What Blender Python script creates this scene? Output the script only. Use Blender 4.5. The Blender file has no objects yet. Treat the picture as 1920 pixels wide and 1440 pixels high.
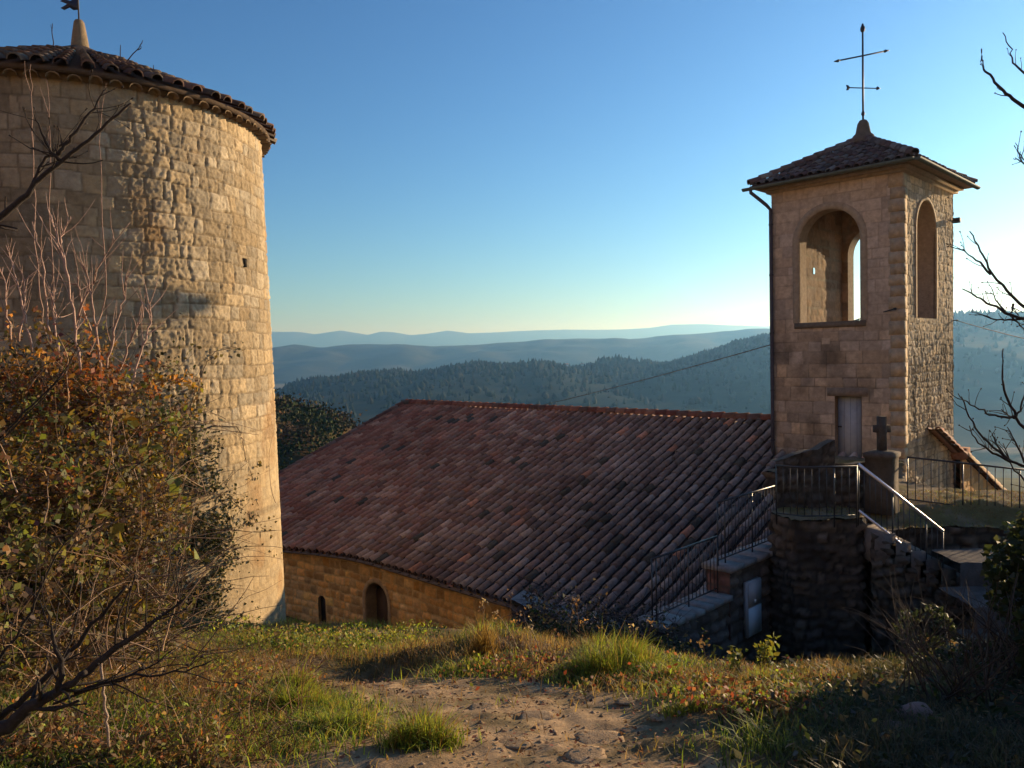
import bpy, math, random
import numpy as np
from mathutils import Matrix, Vector
rng = np.random.default_rng(7)
random.seed(7)
S = bpy.context.scene
COL = S.collection

# ------------------------------------------------------------------ camera
F_PX, PITCH, ROLL = 1450.0, math.radians(2.17), 0.022
def _rx(a): c, s = math.cos(a), math.sin(a); return np.array([[1, 0, 0], [0, c, -s], [0, s, c]])
def _rz(a): c, s = math.cos(a), math.sin(a); return np.array([[c, -s, 0], [s, c, 0], [0, 0, 1]])
CAM = _rx(math.pi / 2 - PITCH) @ _rz(-ROLL)
def ray(px, py): return CAM @ np.array([(px - 960) / F_PX, -(py - 720) / F_PX, -1.0])
def at(px, py, Y):
    d = ray(px, py)
    return d * Y / d[1]
cam = bpy.data.objects.new('camera', bpy.data.cameras.new('camera'))
COL.objects.link(cam)
cam.matrix_world = Matrix([[*map(float, CAM[i]), 0.0] for i in range(3)] + [[0, 0, 0, 1]])
cam.data.sensor_width = 36.0
cam.data.lens = 36.0 * F_PX / 1920.0
cam.data.clip_start = 0.05
cam.data.clip_end = 60000
S.camera = cam

# church / belfry frame: ea along the ridge (to the left and away), en towards the viewer's left
R2 = math.sqrt(0.5)
EA = np.array([-R2, R2, 0.0]); EB = np.array([R2, R2, 0.0]); EN = -EB
RIDGE = np.array([7.344, 22.2, -2.079])
UP = np.array([0, 0, 1.0])
def AQ(A, q, z=0.0):
    p = RIDGE + EA * A + EN * q
    return np.array([p[0], p[1], z])

# ------------------------------------------------------------------ mesh helpers
ROOT = {}
def tag(o, label=None, cat=None, group=None, kind=None):
    if label: o['label'] = label
    if cat: o['category'] = cat
    if group: o['group'] = group
    if kind: o['kind'] = kind
    return o
def thing(name, label, cat, loc=(0, 0, 0), group=None):
    o = bpy.data.objects.new(name, None)
    o.empty_display_size = 0.2
    COL.objects.link(o)
    o.location = Vector([float(c) for c in loc])
    ROOT[o.name] = np.array(loc, float)
    return tag(o, label, cat, group)
def mk(name, V, faces, mat, parent=None, col=None, smooth=False, loc=None):
    """one mesh object; V in world coordinates; faces = list of int arrays (m,k)"""
    V = np.asarray(V, dtype=np.float64).reshape(-1, 3)
    if not isinstance(faces, list): faces = [faces]
    faces = [np.asarray(f, dtype=np.int32) for f in faces if len(f)]
    base = np.zeros(3)
    if parent is not None: base = ROOT[parent.name]
    elif loc is not None: base = np.array(loc, float)
    me = bpy.data.meshes.new(name)
    me.vertices.add(len(V))
    me.vertices.foreach_set('co', (V - base).astype(np.float32).ravel())
    tot = sum(f.size for f in faces); npoly = sum(len(f) for f in faces)
    me.loops.add(tot); me.polygons.add(npoly)
    me.loops.foreach_set('vertex_index', np.concatenate([f.ravel() for f in faces]))
    sizes = np.concatenate([np.full(len(f), f.shape[1], np.int32) for f in faces])
    starts = np.concatenate([[0], np.cumsum(sizes)[:-1]]).astype(np.int32)
    me.polygons.foreach_set('loop_start', starts)
    if smooth: me.polygons.foreach_set('use_smooth', np.ones(npoly, dtype=bool))
    if col is not None:
        c = np.asarray(col, dtype=np.float32)
        if c.ndim == 1: c = np.tile(c, (len(V), 1))
        c4 = np.ones((len(V), 4), np.float32); c4[:, :3] = c[:, :3]
        at_ = me.color_attributes.new('Col', 'FLOAT_COLOR', 'POINT')
        at_.data.foreach_set('color', c4.ravel())
    me.update(calc_edges=True)
    me.validate()
    me.materials.append(mat)
    o = bpy.data.objects.new(name, me)
    COL.objects.link(o)
    if parent is not None:
        o.parent = parent
        ROOT[o.name] = base
    else:
        o.location = Vector([float(c) for c in base])
        ROOT[o.name] = base
    return o
class MB:
    """collects shapes for one mesh"""
    def __init__(s): s.V = []; s.F = {}; s.C = []; s.n = 0
    def add(s, V, faces, col=(1, 1, 1)):
        V = np.asarray(V, float).reshape(-1, 3)
        if not isinstance(faces, list): faces = [faces]
        for f in faces:
            f = np.asarray(f, np.int64)
            if len(f): s.F.setdefault(f.shape[1], []).append(f + s.n)
        s.V.append(V); s.n += len(V)
        c = np.asarray(col, float)
        s.C.append(np.tile(c, (len(V), 1)) if c.ndim == 1 else c)
    def box(s, o, u, v, w, col=(1, 1, 1)):
        """box from corner o with edge vectors u v w"""
        o, u, v, w = [np.asarray(k, float) for k in (o, u, v, w)]
        P = [o, o + u, o + u + v, o + v, o + w, o + u + w, o + u + v + w, o + v + w]
        fs = [[0, 3, 2, 1], [4, 5, 6, 7], [0, 1, 5, 4], [1, 2, 6, 5], [2, 3, 7, 6], [3, 0, 4, 7]]
        if np.dot(np.cross(u, v), w) < 0: fs = [f[::-1] for f in fs]
        s.add(P, np.array(fs), col)
    def cbox(s, c, u, v, w, col=(1, 1, 1)):
        c, u, v, w = [np.asarray(k, float) for k in (c, u, v, w)]
        s.box(c - u / 2 - v / 2 - w / 2, u, v, w, col)
    def tube(s, P, r, sides=6, col=(1, 1, 1), cap=True):
        P = np.asarray(P, float); n = len(P)
        r = np.broadcast_to(np.asarray(r, float), (n,))
        T = np.gradient(P, axis=0); T /= np.linalg.norm(T, axis=1)[:, None] + 1e-12
        ref = np.array([0, 0, 1.0]) if abs(T[:, 2]).mean() < 0.85 else np.array([1.0, 0.2, 0])
        A = np.cross(T, ref); A /= np.linalg.norm(A, axis=1)[:, None] + 1e-12
        B = np.cross(T, A)
        t = np.arange(sides) * 2 * math.pi / sides
        V = (P[:, None, :] + r[:, None, None] * (np.cos(t)[None, :, None] * A[:, None, :] + np.sin(t)[None, :, None] * B[:, None, :])).reshape(-1, 3)
        i = np.arange(n - 1)[:, None] * sides; j = np.arange(sides)[None, :]; k = (j + 1) % sides
        q = np.stack([i + j, i + sides + j, i + sides + k, i + k], -1).reshape(-1, 4)
        s.add(V, [q] + ([np.array([list(range(sides)), list(range((n - 1) * sides, n * sides))[::-1]])] if cap else []), col)
    def lathe(s, c, prof, sides=20, col=(1, 1, 1)):
        c = np.asarray(c, float)
        t = np.arange(sides) * 2 * math.pi / sides
        V = np.array([[c[0] + r * math.cos(a), c[1] + r * math.sin(a), c[2] + z] for r, z in prof for a in t])
        n = len(prof)
        i = np.arange(n - 1)[:, None] * sides; j = np.arange(sides)[None, :]; k = (j + 1) % sides
        q = np.stack([i + j, i + k, i + sides + k, i + sides + j], -1).reshape(-1, 4)
        s.add(V, [q, np.array([list(range(sides))[::-1], list(range((n - 1) * sides, n * sides))])], col)
    def build(s, name, mat, parent=None, smooth=False, loc=None):
        return mk(name, np.concatenate(s.V), [np.concatenate(v) for v in s.F.values()], mat, parent, np.concatenate(s.C), smooth, loc)

# ------------------------------------------------------------------ noise
def _lattice(seed): return np.random.default_rng(seed).random((257, 257))
def vnoise(x, y, seed=0):
    L = _LC.setdefault(seed, _lattice(seed + 100))
    xi = np.floor(x).astype(int); yi = np.floor(y).astype(int)
    fx = x - xi; fy = y - yi
    fx = fx * fx * (3 - 2 * fx); fy = fy * fy * (3 - 2 * fy)
    a = L[yi % 257, xi % 257]; b = L[yi % 257, (xi + 1) % 257]; c = L[(yi + 1) % 257, xi % 257]; d = L[(yi + 1) % 257, (xi + 1) % 257]
    return (a + (b - a) * fx) * (1 - fy) + (c + (d - c) * fx) * fy
_LC = {}
def fbm(x, y, oct=4, seed=0):
    s = 0; a = 0.5; t = 0
    for k in range(oct):
        s = s + a * vnoise(x * 2 ** k + 13.7 * k, y * 2 ** k + 7.3 * k, seed + k); t += a; a *= 0.5
    return s / t
def sstep(a, b, x):
    t = np.clip((x - a) / (b - a), 0, 1)
    return t * t * (3 - 2 * t)

# ------------------------------------------------------------------ materials
def new_mat(name):
    m = bpy.data.materials.new(name); m.use_nodes = True
    nt = m.node_tree
    return m, nt, nt.nodes, nt.links, nt.nodes['Principled BSDF']
def vc_mat(name, rough=0.9, bump=0.4, scales=(30, 120), var=0.35, spec=0.3, translucent=0.0, metallic=0.0, vscale=6.0, tint=None):
    """vertex-coloured material with noise variation and bump"""
    m, nt, N, L, P = new_mat(name)
    at_ = N.new('ShaderNodeAttribute'); at_.attribute_name = 'Col'
    tc = N.new('ShaderNodeTexCoord')
    nz = N.new('ShaderNodeTexNoise'); nz.inputs['Scale'].default_value = vscale; nz.inputs['Detail'].default_value = 6; nz.inputs['Roughness'].default_value = 0.65
    L.new(tc.outputs['Object'], nz.inputs['Vector'])
    mr = N.new('ShaderNodeMapRange'); mr.inputs[1].default_value = 0.25; mr.inputs[2].default_value = 0.75
    mr.inputs[3].default_value = 1 - var; mr.inputs[4].default_value = 1 + var
    L.new(nz.outputs['Fac'], mr.inputs[0])
    mul = N.new('ShaderNodeVectorMath'); mul.operation = 'SCALE'
    L.new(at_.outputs['Color'], mul.inputs[0]); L.new(mr.outputs[0], mul.inputs['Scale'])
    L.new(mul.outputs[0], P.inputs['Base Color'])
    P.inputs['Roughness'].default_value = rough
    P.inputs['Specular IOR Level'].default_value = spec
    P.inputs['Metallic'].default_value = metallic
    if bump:
        prev = None
        for sc, d in zip(scales, (0.03, 0.012)):
            n2 = N.new('ShaderNodeTexNoise'); n2.inputs['Scale'].default_value = sc; n2.inputs['Detail'].default_value = 8; n2.inputs['Roughness'].default_value = 0.7
            L.new(tc.outputs['Object'], n2.inputs['Vector'])
            b = N.new('ShaderNodeBump'); b.inputs['Strength'].default_value = bump; b.inputs['Distance'].default_value = d
            L.new(n2.outputs['Fac'], b.inputs['Height'])
            if prev: L.new(prev.outputs[0], b.inputs['Normal'])
            prev = b
        L.new(prev.outputs[0], P.inputs['Normal'])
    if translucent:
        tr = N.new('ShaderNodeBsdfTranslucent'); mx = N.new('ShaderNodeMixShader'); mx.inputs[0].default_value = translucent
        sc = N.new('ShaderNodeVectorMath'); sc.operation = 'MULTIPLY'; sc.inputs[1].default_value = tint or (1.25, 1.2, 0.7)
        L.new(mul.outputs[0], sc.inputs[0]); L.new(sc.outputs[0], tr.inputs['Color'])
        L.new(P.outputs[0], mx.inputs[1]); L.new(tr.outputs[0], mx.inputs[2])
        L.new(mx.outputs[0], N['Material Output'].inputs['Surface'])
    return m
M_STONE = vc_mat('sandstone', 0.92, 0.55, (26, 110), 0.3, 0.2, vscale=9)
M_RUBBLE = vc_mat('dark_rubble', 0.95, 0.6, (18, 90), 0.35, 0.15, vscale=7)
M_TILE = vc_mat('terracotta', 0.95, 0.35, (14, 80), 0.3, 0.1, vscale=11)
M_IRON = vc_mat('wrought_iron', 0.5, 0.15, (60, 200), 0.2, 0.5, vscale=20)
M_STEEL = vc_mat('painted_rail', 0.38, 0.1, (60, 200), 0.15, 0.6, vscale=25)
M_RAIL = vc_mat('bare_steel', 0.36, 0.1, (60, 200), 0.12, 0.6, metallic=0.85, vscale=25)
M_ZINC = vc_mat('zinc', 0.75, 0.1, (20, 90), 0.2, 0.2, vscale=8)
M_WOOD = vc_mat('painted_wood', 0.7, 0.15, (8, 60), 0.15, 0.3, vscale=5)
M_BARK = vc_mat('bark', 0.9, 0.5, (40, 150), 0.35, 0.15, vscale=30)
M_LEAF = vc_mat('leaf', 0.6, 0, (), 0.3, 0.35, 0.42, vscale=3)
M_GRASS = vc_mat('grass_blade', 0.6, 0, (), 0.25, 0.3, 0.5, vscale=2)
M_LITTER = vc_mat('leaf_litter', 0.8, 0, (), 0.3, 0.2, 0.2, vscale=5)
M_GROUND = vc_mat('soil', 0.97, 0.55, (9, 45), 0.38, 0.1, vscale=3.2)
M_PANEL = vc_mat('plastic_panel', 0.5, 0.05, (10, 60), 0.08, 0.4, vscale=4)
M_FOREST = vc_mat('forest', 0.95, 0, (), 0.35, 0.05, vscale=0.02)
M_WOODS = vc_mat('near_woods', 0.9, 0, (), 0.35, 0.1, vscale=0.3)
M_CLOTH = vc_mat('vane_metal', 0.6, 0.1, (20, 90), 0.2, 0.4)

# ------------------------------------------------------------------ masonry
def stone_field(X, Y, course=0.27, stone=(0.3, 0.62), seed=0, joint=0.014, warp=0.03, wsc=3.0):
    """per-sample distance to the nearest joint and a random id of the stone"""
    r = np.random.default_rng(seed)
    Xw = X + warp * (fbm(X * wsc, Y * wsc, 3, seed + 50) - 0.5) * 2
    Yw = Y + warp * (fbm(X * wsc * 0.7 + 31, Y * wsc, 3, seed + 70) - 0.5) * 2
    y0, y1 = Y.min() - 1, Y.max() + 1
    ys = [y0]
    while ys[-1] < y1: ys.append(ys[-1] + course * r.uniform(0.72, 1.25))
    ys = np.array(ys)
    row = np.clip(np.searchsorted(ys, Yw) - 1, 0, len(ys) - 2)
    dY = np.minimum(Yw - ys[row], ys[row + 1] - Yw)
    D = dY.copy(); ID = np.zeros_like(X); W = np.zeros_like(X)
    x0, x1 = X.min() - 1, X.max() + 1
    for k in np.unique(row):
        xs = [x0 - r.uniform(0, 0.5)]
        while xs[-1] < x1: xs.append(xs[-1] + r.uniform(*stone) * r.choice([0.7, 1, 1, 1.15]))
        xs = np.array(xs); ids = r.random(len(xs))
        m = row == k
        c = np.clip(np.searchsorted(xs, Xw[m]) - 1, 0, len(xs) - 2)
        D[m] = np.minimum(D[m], np.minimum(Xw[m] - xs[c], xs[c + 1] - Xw[m]))
        ID[m] = ids[c]
    return D - joint / 2, ID
def stone_colour(ID, D, X, Y, base, var=0.28, hue=0.1, mortar=(0.3, 0.25, 0.17), mdepth=0.012, seed=0):
    base = np.asarray(base, float)
    k = 1 + var * (ID - 0.5) * 2
    C = base[None, :] * k.reshape(-1, 1)
    h = ((ID * 7.31) % 1 - 0.5) * 2 * hue
    C[:, 0] *= (1 + 0.5 * h.ravel()); C[:, 2] *= (1 - 0.9 * h.ravel())
    mm = (1 - sstep(-0.004, mdepth, D)).reshape(-1, 1)
    C = C * (1 - mm) + np.asarray(mortar)[None, :] * mm
    st = fbm(X * 0.9, Y * 0.6, 4, seed + 90).reshape(-1, 1)
    C *= 0.78 + 0.44 * st
    return np.clip(C, 0.004, 0.9)
def grid_faces(ny, nx, keep=None):
    i = np.arange(ny - 1)[:, None] * nx; j = np.arange(nx - 1)[None, :]
    q = np.stack([i + j, i + j + 1, i + nx + j + 1, i + nx + j], -1).reshape(-1, 4)
    if keep is not None: q = q[keep.ravel()]
    return q
class Arch:
    """opening in a wall: upright sides from z0 to the springing, half round above (round=False: square head)"""
    def __init__(s, c, hw, z0, z1, rnd=True):
        s.c, s.hw, s.z0, s.z1, s.rnd = c, hw, z0, z1, rnd
        s.sp = z1 - hw if rnd else z1
    def inside(s, x, z):
        a = (np.abs(x - s.c) < s.hw) & (z > s.z0) & (z < s.sp)
        if s.rnd: a |= ((x - s.c) ** 2 + (z - s.sp) ** 2 < s.hw ** 2) & (z >= s.sp)
        return a
    def snap(s, x, z):
        x, z = x.copy(), z.copy()
        ins = s.inside(x, z)
        up = ins & (z >= s.sp) & s.rnd
        r = np.hypot(x - s.c, z - s.sp) + 1e-9
        nx = s.c + (x - s.c) / r * s.hw; nz = s.sp + (z - s.sp) / r * s.hw
        x[up] = nx[up]; z[up] = nz[up]
        lo = ins & ~up
        ds = s.hw - np.abs(x - s.c); db = z - s.z0; dt = (s.z1 - z) if not s.rnd else np.full_like(z, 9)
        side = lo & (ds <= db) & (ds <= dt); x[side] = s.c + np.sign(x[side] - s.c) * s.hw
        bot = lo & (db < ds) & (db <= dt); z[bot] = s.z0
        top = lo & (dt < ds) & (dt < db); z[top] = s.z1
        return x, z
    def outline(s, n=18):
        P = [(s.c - s.hw, s.z0), (s.c + s.hw, s.z0), (s.c + s.hw, s.sp)]
        if s.rnd: P += [(s.c + s.hw * math.cos(t), s.sp + s.hw * math.sin(t)) for t in np.linspace(0, math.pi, n)[1:]]
        else: P += [(s.c - s.hw, s.z1)]
        return P
def masonry_sheet(fn, W, z0, z1, res, openings=(), relief=0.03, grain=0.008, base=(0.4, 0.3, 0.18), edge=0.03, reliefmap=None, ztop=None, colmap=None, mortar=(0.3, 0.25, 0.17), hue=0.1, var=0.28, seed=0, lump=1.3, **kw):
    """displaced wall sheet. fn(x, z) -> (points, normals). returns V, F, C"""
    nx = max(2, int(W / res) + 1); nz = max(2, int((z1 - z0) / res) + 1)
    x = np.linspace(0, W, nx); z = np.linspace(z0, z1, nz)
    X, Z = np.meshgrid(x, z)
    if ztop is not None:
        T = ztop(x)[None, :]; Z = z0 + (Z - z0) / (z1 - z0) * (T - z0)
    keep = np.ones((nz - 1, nx - 1), bool)
    for o in openings:
        cx = (X[:-1, :-1] + X[1:, 1:]) / 2; cz = (Z[:-1, :-1] + Z[1:, 1:]) / 2
        keep &= ~o.inside(cx, cz)
        X, Z = o.snap(X, Z)
    D, ID = stone_field(X, Z, seed=seed, **kw)
    h = relief * sstep(-0.006, edge, D) * (0.75 + 0.5 * ID)
    g = (fbm(X * 9, Z * 9, 3, seed + 5) - 0.5) * 2 * grain * lump + (fbm(X * 30, Z * 30, 2, seed + 9) - 0.5) * 2 * grain
    h = h - relief * 0.75 + g
    if reliefmap is not None: h = h * reliefmap(X, Z)
    for o in openings:      # flush at the opening's edge
        rim = np.ones_like(X)
        dx = np.abs(np.abs(X - o.c) - o.hw)
        d = np.where(Z > o.sp, np.abs(np.hypot(X - o.c, Z - o.sp) - o.hw) if o.rnd else np.maximum(np.abs(Z - o.z1), 0), dx)
        d = np.where((Z < o.z0), np.hypot(np.maximum(np.abs(X - o.c) - o.hw, 0), o.z0 - Z), d)
        h = h * sstep(0.0, 0.12, d)
    P, Nn = fn(X.ravel(), Z.ravel())
    V = P + Nn * h.reshape(-1, 1)
    C = stone_colour(ID, D, X, Z, base, var, hue, mortar, seed=seed)
    if colmap is not None: C = colmap(C, X.ravel(), Z.ravel())
    return V, grid_faces(nz, nx, keep), C
def plane_fn(o, u, n):
    o = np.asarray(o, float)
    return lambda x, z: (o[None, :] * [1, 1, 0] + x[:, None] * u[None, :] + z[:, None] * UP[None, :], np.broadcast_to(n, (len(x), 3)))
def path_fn(P):
    """wall along a polyline of XY points (normal to the left of travel reversed: right-hand side)"""
    P = np.asarray(P, float); seg = np.diff(P, axis=0); L = np.hypot(seg[:, 0], seg[:, 1]); cum = np.concatenate([[0], np.cumsum(L)])
    T = seg / L[:, None]; Nn = np.stack([T[:, 1], -T[:, 0]], 1)
    Nv = np.array([Nn[max(i - 1, 0)] + Nn[min(i, len(Nn) - 1)] for i in range(len(P))]); Nv /= np.linalg.norm(Nv, axis=1)[:, None]
    def fn(x, z):
        px = np.interp(x, cum, P[:, 0]); py = np.interp(x, cum, P[:, 1])
        nx = np.interp(x, cum, Nv[:, 0]); ny = np.interp(x, cum, Nv[:, 1])
        return np.stack([px, py, z], 1), np.stack([nx, ny, 0 * nx], 1)
    return fn, cum[-1], cum
def reveal(mb, fn, arch, depth, col, n=18, skip_bottom=False):
    """the inner faces of an opening, going depth into the wall"""
    O = arch.outline(n); O = O + [O[0]]
    X = np.array([p[0] for p in O]); Z = np.array([p[1] for p in O])
    P, Nn = fn(X, Z)
    V = np.concatenate([P, P - Nn * depth]); k = len(O)
    q = np.array([[i, i + k, i + k + 1, i + 1] for i in range(k - 1)])
    V2 = V; mb.add(V2, q, col)

# ------------------------------------------------------------------ canal tiles
TILE_COLS = (lambda a: a * .5 + a.mean(0) * .5)(np.array([[.21, .085, .06], [.25, .12, .085], [.29, .19, .145], [.36, .27, .21], [.16, .065, .05], [.11, .085, .075], [.26, .16, .12], [.30, .20, .16], [.2, .14, .12], [.24, .10, .075]]))
def tile_rows(mb, O, U, V, N, vrange, us, r=0.085, expo=0.34, seed=0, cols=TILE_COLS, segs=6, gain=None, wob=1.0, channels=True, hgt=.92, lift0=.028, sag=None):
    """rows of half-round cover tiles (and the channels between them) up the slope; vrange(u)->(v0,v1)"""
    rg = np.random.default_rng(seed)
    th = np.linspace(0, math.pi, segs + 1)
    pitch = us[1] - us[0] if len(us) > 1 else 0.3
    for u0 in us:
        v0, v1 = vrange(u0)
        if v1 - v0 < 0.06: continue
        k = 0; v = v0 + rg.uniform(-0.015, 0.015)
        while v < v1 - 0.03:
            e = expo * rg.uniform(0.94, 1.06)
            ve = min(v + e + 0.06, v1)
            rb, rt = r * rg.uniform(1.02, 1.12), r * rg.uniform(0.84, 0.92)
            du, du2 = rg.normal(0, 0.006 * wob, 2)
            lift = lift0 + rg.uniform(0, 0.010)
            c = cols[rg.integers(len(cols))] * rg.uniform(0.8, 1.2)
            if gain is not None: c = gain(c, u0, v, rg)
            sg = 0.0 if sag is None else sag(u0, v)
            if sag is not None and rg.random() < .03: du += rg.normal(0, .03); du2 += rg.normal(0, .02); v += -.03
            ring = []
            for rr, vv, dd, lf in ((rb - 0.014, v + 0.004, du, lift - 0.004), (rb, v, du, lift), (rt, ve, du2, 0.004)):
                ring.append(O + U * (u0 + dd + rr * np.cos(th))[:, None] + V * vv + N * (sg + lf + rr * np.sin(th) * hgt)[:, None])
            m = segs + 1
            q = np.array([[a * m + i, a * m + i + 1, (a + 1) * m + i + 1, (a + 1) * m + i] for a in range(2) for i in range(segs)])
            mb.add(np.concatenate(ring), q, c)
            v += e; k += 1
        if channels:
            uc = u0 + pitch / 2
            w0, w1 = vrange(min(max(uc, us[0]), us[-1]))
            if w1 - w0 > 0.06:
                c = cols[rg.integers(len(cols))] * rg.uniform(0.55, 0.85)
                rr = pitch / 2 - r * 0.55
                th2 = np.linspace(math.pi, 2 * math.pi, 5)
                vs = np.arange(w0, w1, expo); vs = np.append(vs, w1)
                ring = []
                for j, vv in enumerate(vs):
                    ring.append(O + U * (uc + rr * np.cos(th2))[:, None] + V * vv + N * (0.03 + rr * np.sin(th2) * 0.7)[:, None])
                q = np.array([[a * 5 + i, a * 5 + i + 1, (a + 1) * 5 + i + 1, (a + 1) * 5 + i] for a in range(len(vs) - 1) for i in range(4)])
                mb.add(np.concatenate(ring), q, c)
def ridge_caps(mb, p, q, r=0.11, step=0.38, seed=0, cols=TILE_COLS, lift=0.05):
    rg = np.random.default_rng(seed)
    p, q = np.asarray(p, float), np.asarray(q, float)
    L = np.linalg.norm(q - p); d = (q - p) / L; s = np.cross(d, UP); s /= np.linalg.norm(s); w = np.cross(s, d)
    th = np.linspace(-0.25, math.pi + 0.25, 9)
    t = 0.0
    while t < L - 0.05:
        e = min(t + step + 0.05, L); c = cols[rg.integers(len(cols))] * rg.uniform(0.8, 1.15)
        ring = []
        for rr, tt, lf in ((r * 0.85, t + 0.004, lift + .012), (r * 1.08, t, lift + 0.016), (r * 0.92, e, lift - 0.006)):
            ring.append(p + d * tt + s * (rr * np.cos(th) + rg.normal(0, 0.004))[:, None] + w * (lf + rr * np.sin(th) - r * 0.25)[:, None])
        m = len(th)
        mb.add(np.concatenate(ring), np.array([[a * m + i, a * m + i + 1, (a + 1) * m + i + 1, (a + 1) * m + i] for a in range(2) for i in range(m - 1)]), c)
        t += step

# ------------------------------------------------------------------ ground
CTRL = np.array([
 (0,-8,-1.1),(-10,-8,-.6),(10,-8,-.8),(-25,-5,0),(25,-5,-.5),(0,0,-1.5),(0,2,-1.57),(-3,0,-1.35),(3,0,-1.45),(0,3.5,-1.75),(-2,3.5,-1.68),(2,3.5,-1.78),(4,3.5,-1.7),(6,3,-1.5),
 (0,5,-2.12),(-2,5,-2.08),(2,5,-2.16),(4.5,5.5,-2.1),(-4,5,-1.8),(0,6.3,-2.42),(2.2,6.5,-2.74),(-2,7,-2.72),(-4.5,7,-2.4),(4.5,7.5,-3.25),
 (-3,9,-3.2),(-1.5,9.5,-3.44),(.6,8.3,-3.2),(-6,9,-3.1),(-2.2,11.2,-3.93),(-3.8,10.6,-3.72),(-.6,10.6,-3.86),(-7.6,14,-4.5),(-4.9,12.8,-4.33),(-4,14.6,-5.7),(-10,12,-3.6),
 (2.6,9,-4.1),(4.5,10.3,-4.75),(3.8,12,-5.0),(6,11.6,-4.9),(2,11,-4.55),(7,9.3,-3.9),(9,9.3,-3.5),(7.2,10.5,-3.95),(10,10.8,-3.7),(12,10,-3.1),(9,12.2,-3.8),
 (.3,13.5,-5.8),(-2.6,14,-5.7),(-5,17.5,-6.8),(0,17.4,-7.7),(-4,21,-8.1),(3,14.4,-5.9),(5,14,-5.6),(8,14,-5.0),(0,25,-7.5),(10,24,-7.8),(13,16,-5.5),(16,13,-4.2),(18,8,-2.5),(20,20,-8),(-12,20,-6.5),(-15,30,-9),(0,42,-12),(22,42,-16),(-25,20,-6),(-25,42,-12),(25,10,-3)], float)
def _tps(r): return np.where(r > 1e-9, r * r * np.log(r + 1e-12), 0)
def _fit():
    P = CTRL[:, :2]; n = len(P)
    K = _tps(np.linalg.norm(P[:, None] - P[None], axis=2)) + np.eye(n) * 0.05
    Q = np.hstack([np.ones((n, 1)), P])
    A = np.block([[K, Q], [Q.T, np.zeros((3, 3))]])
    return np.linalg.solve(A, np.concatenate([CTRL[:, 2], np.zeros(3)]))
TPS = _fit()
def g0(X, Y):
    X = np.asarray(X, float); Y = np.asarray(Y, float)
    s = TPS[-3] + TPS[-2] * X + TPS[-1] * Y
    for k in range(len(CTRL)):
        s = s + TPS[k] * _tps(np.hypot(X - CTRL[k, 0], Y - CTRL[k, 1]))
    return s
def pathmask(X, Y):
    cx = np.interp(Y, [0, 3, 4.2, 5, 5.8, 7], [.15, -.02, -.12, -.45, -1.0, -1.9])
    hw = np.interp(Y, [0, 3, 4.2, 5, 6, 7], [1.1, .85, .85, .7, .5, .3])
    return sstep(0.35, -0.25, np.abs(X - cx) - hw + (fbm(X * 1.7, Y * 1.7, 3, 21) - .5) * 1.0) * sstep(7.2, 6.0, Y)
def g(X, Y):
    z = g0(X, Y)
    pm = pathmask(X, Y)
    z = z + (fbm(X * 1.3, Y * 1.3, 4, 3) - .5) * (0.17 - .13 * pm) * sstep(1.2, 3, Y)
    z = z + (fbm(X * 7, Y * 7, 3, 5) - .5) * (0.07 - .02 * pm) + (fbm(X * 24, Y * 24, 2, 6) - .5) * .016
    z = z - .26 * np.exp(-((X + 1.35) / .55) ** 2 - ((Y - 6.1) / .7) ** 2) + .17 * np.exp(-((X + .15) / .42) ** 2 - ((Y - 6.55) / .55) ** 2) + .10 * np.exp(-((X - .9) / .6) ** 2 - ((Y - 5.9) / .4) ** 2)
    # shallow kerb of earth along the far edge of the path
    return z - 0.04 * pm
def axis(a, b, fine, lo, hi, coarse):
    L = [lo]
    while L[-1] < a: L.append(L[-1] + coarse)
    while L[-1] < b: L.append(L[-1] + fine)
    while L[-1] < hi: L.append(L[-1] + coarse)
    return np.array(L)
gx = axis(-4.5, 5.5, 0.035, -26, 26, 0.4); gy = axis(2.2, 9.0, 0.035, -9, 43, 0.35)
GX, GY = np.meshgrid(gx, gy)
GZ = g(GX, GY)
pm = pathmask(GX, GY).ravel()[:, None]
n1 = fbm(GX * 2.1, GY * 2.1, 4, 31).ravel()[:, None]; n2 = fbm(GX * 6, GY * 6, 4, 37).ravel()[:, None]
n3 = fbm(GX * 22, GY * 22, 3, 39).ravel()[:, None]
n4 = sstep(.5, .66, fbm(GX * 4.5 + 3, GY * 4.5, 4, 41)).ravel()[:, None]
dirt = np.array([.35, .235, .13]) * (0.45 + 0.6 * n2 + .5 * n3) * (1 - n4) + np.array([.20, .145, .075]) * (.5 + .9 * n3) * n4 ; dirt = dirt * (1 - .25 * (n1 > .55))
moss = np.array([.075, .075, .022]) * (.6 + .8 * n2); brown = np.array([.13, .085, .045]) * (.6 + .8 * n2)
veg = moss * sstep(.4, .6, n1) + brown * (1 - sstep(.4, .6, n1))
GC = dirt * pm + veg * (1 - pm)
ground = mk('ground', np.stack([GX, GY, GZ], -1).reshape(-1, 3), grid_faces(len(gy), len(gx)), M_GROUND, None, GC, True)
tag(ground, kind='structure')
def g(X, Y):
    X = np.asarray(X, float); Y = np.asarray(Y, float)
    i = np.clip(np.searchsorted(gx, X) - 1, 0, len(gx) - 2); j = np.clip(np.searchsorted(gy, Y) - 1, 0, len(gy) - 2)
    fx = np.clip((X - gx[i]) / (gx[i + 1] - gx[i]), 0, 1); fy = np.clip((Y - gy[j]) / (gy[j + 1] - gy[j]), 0, 1)
    return (GZ[j, i] * (1 - fx) + GZ[j, i + 1] * fx) * (1 - fy) + (GZ[j + 1, i] * (1 - fx) + GZ[j + 1, i + 1] * fx) * fy
def gz(x, y): return float(g(np.array([x]), np.array([y]))[0])
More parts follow.
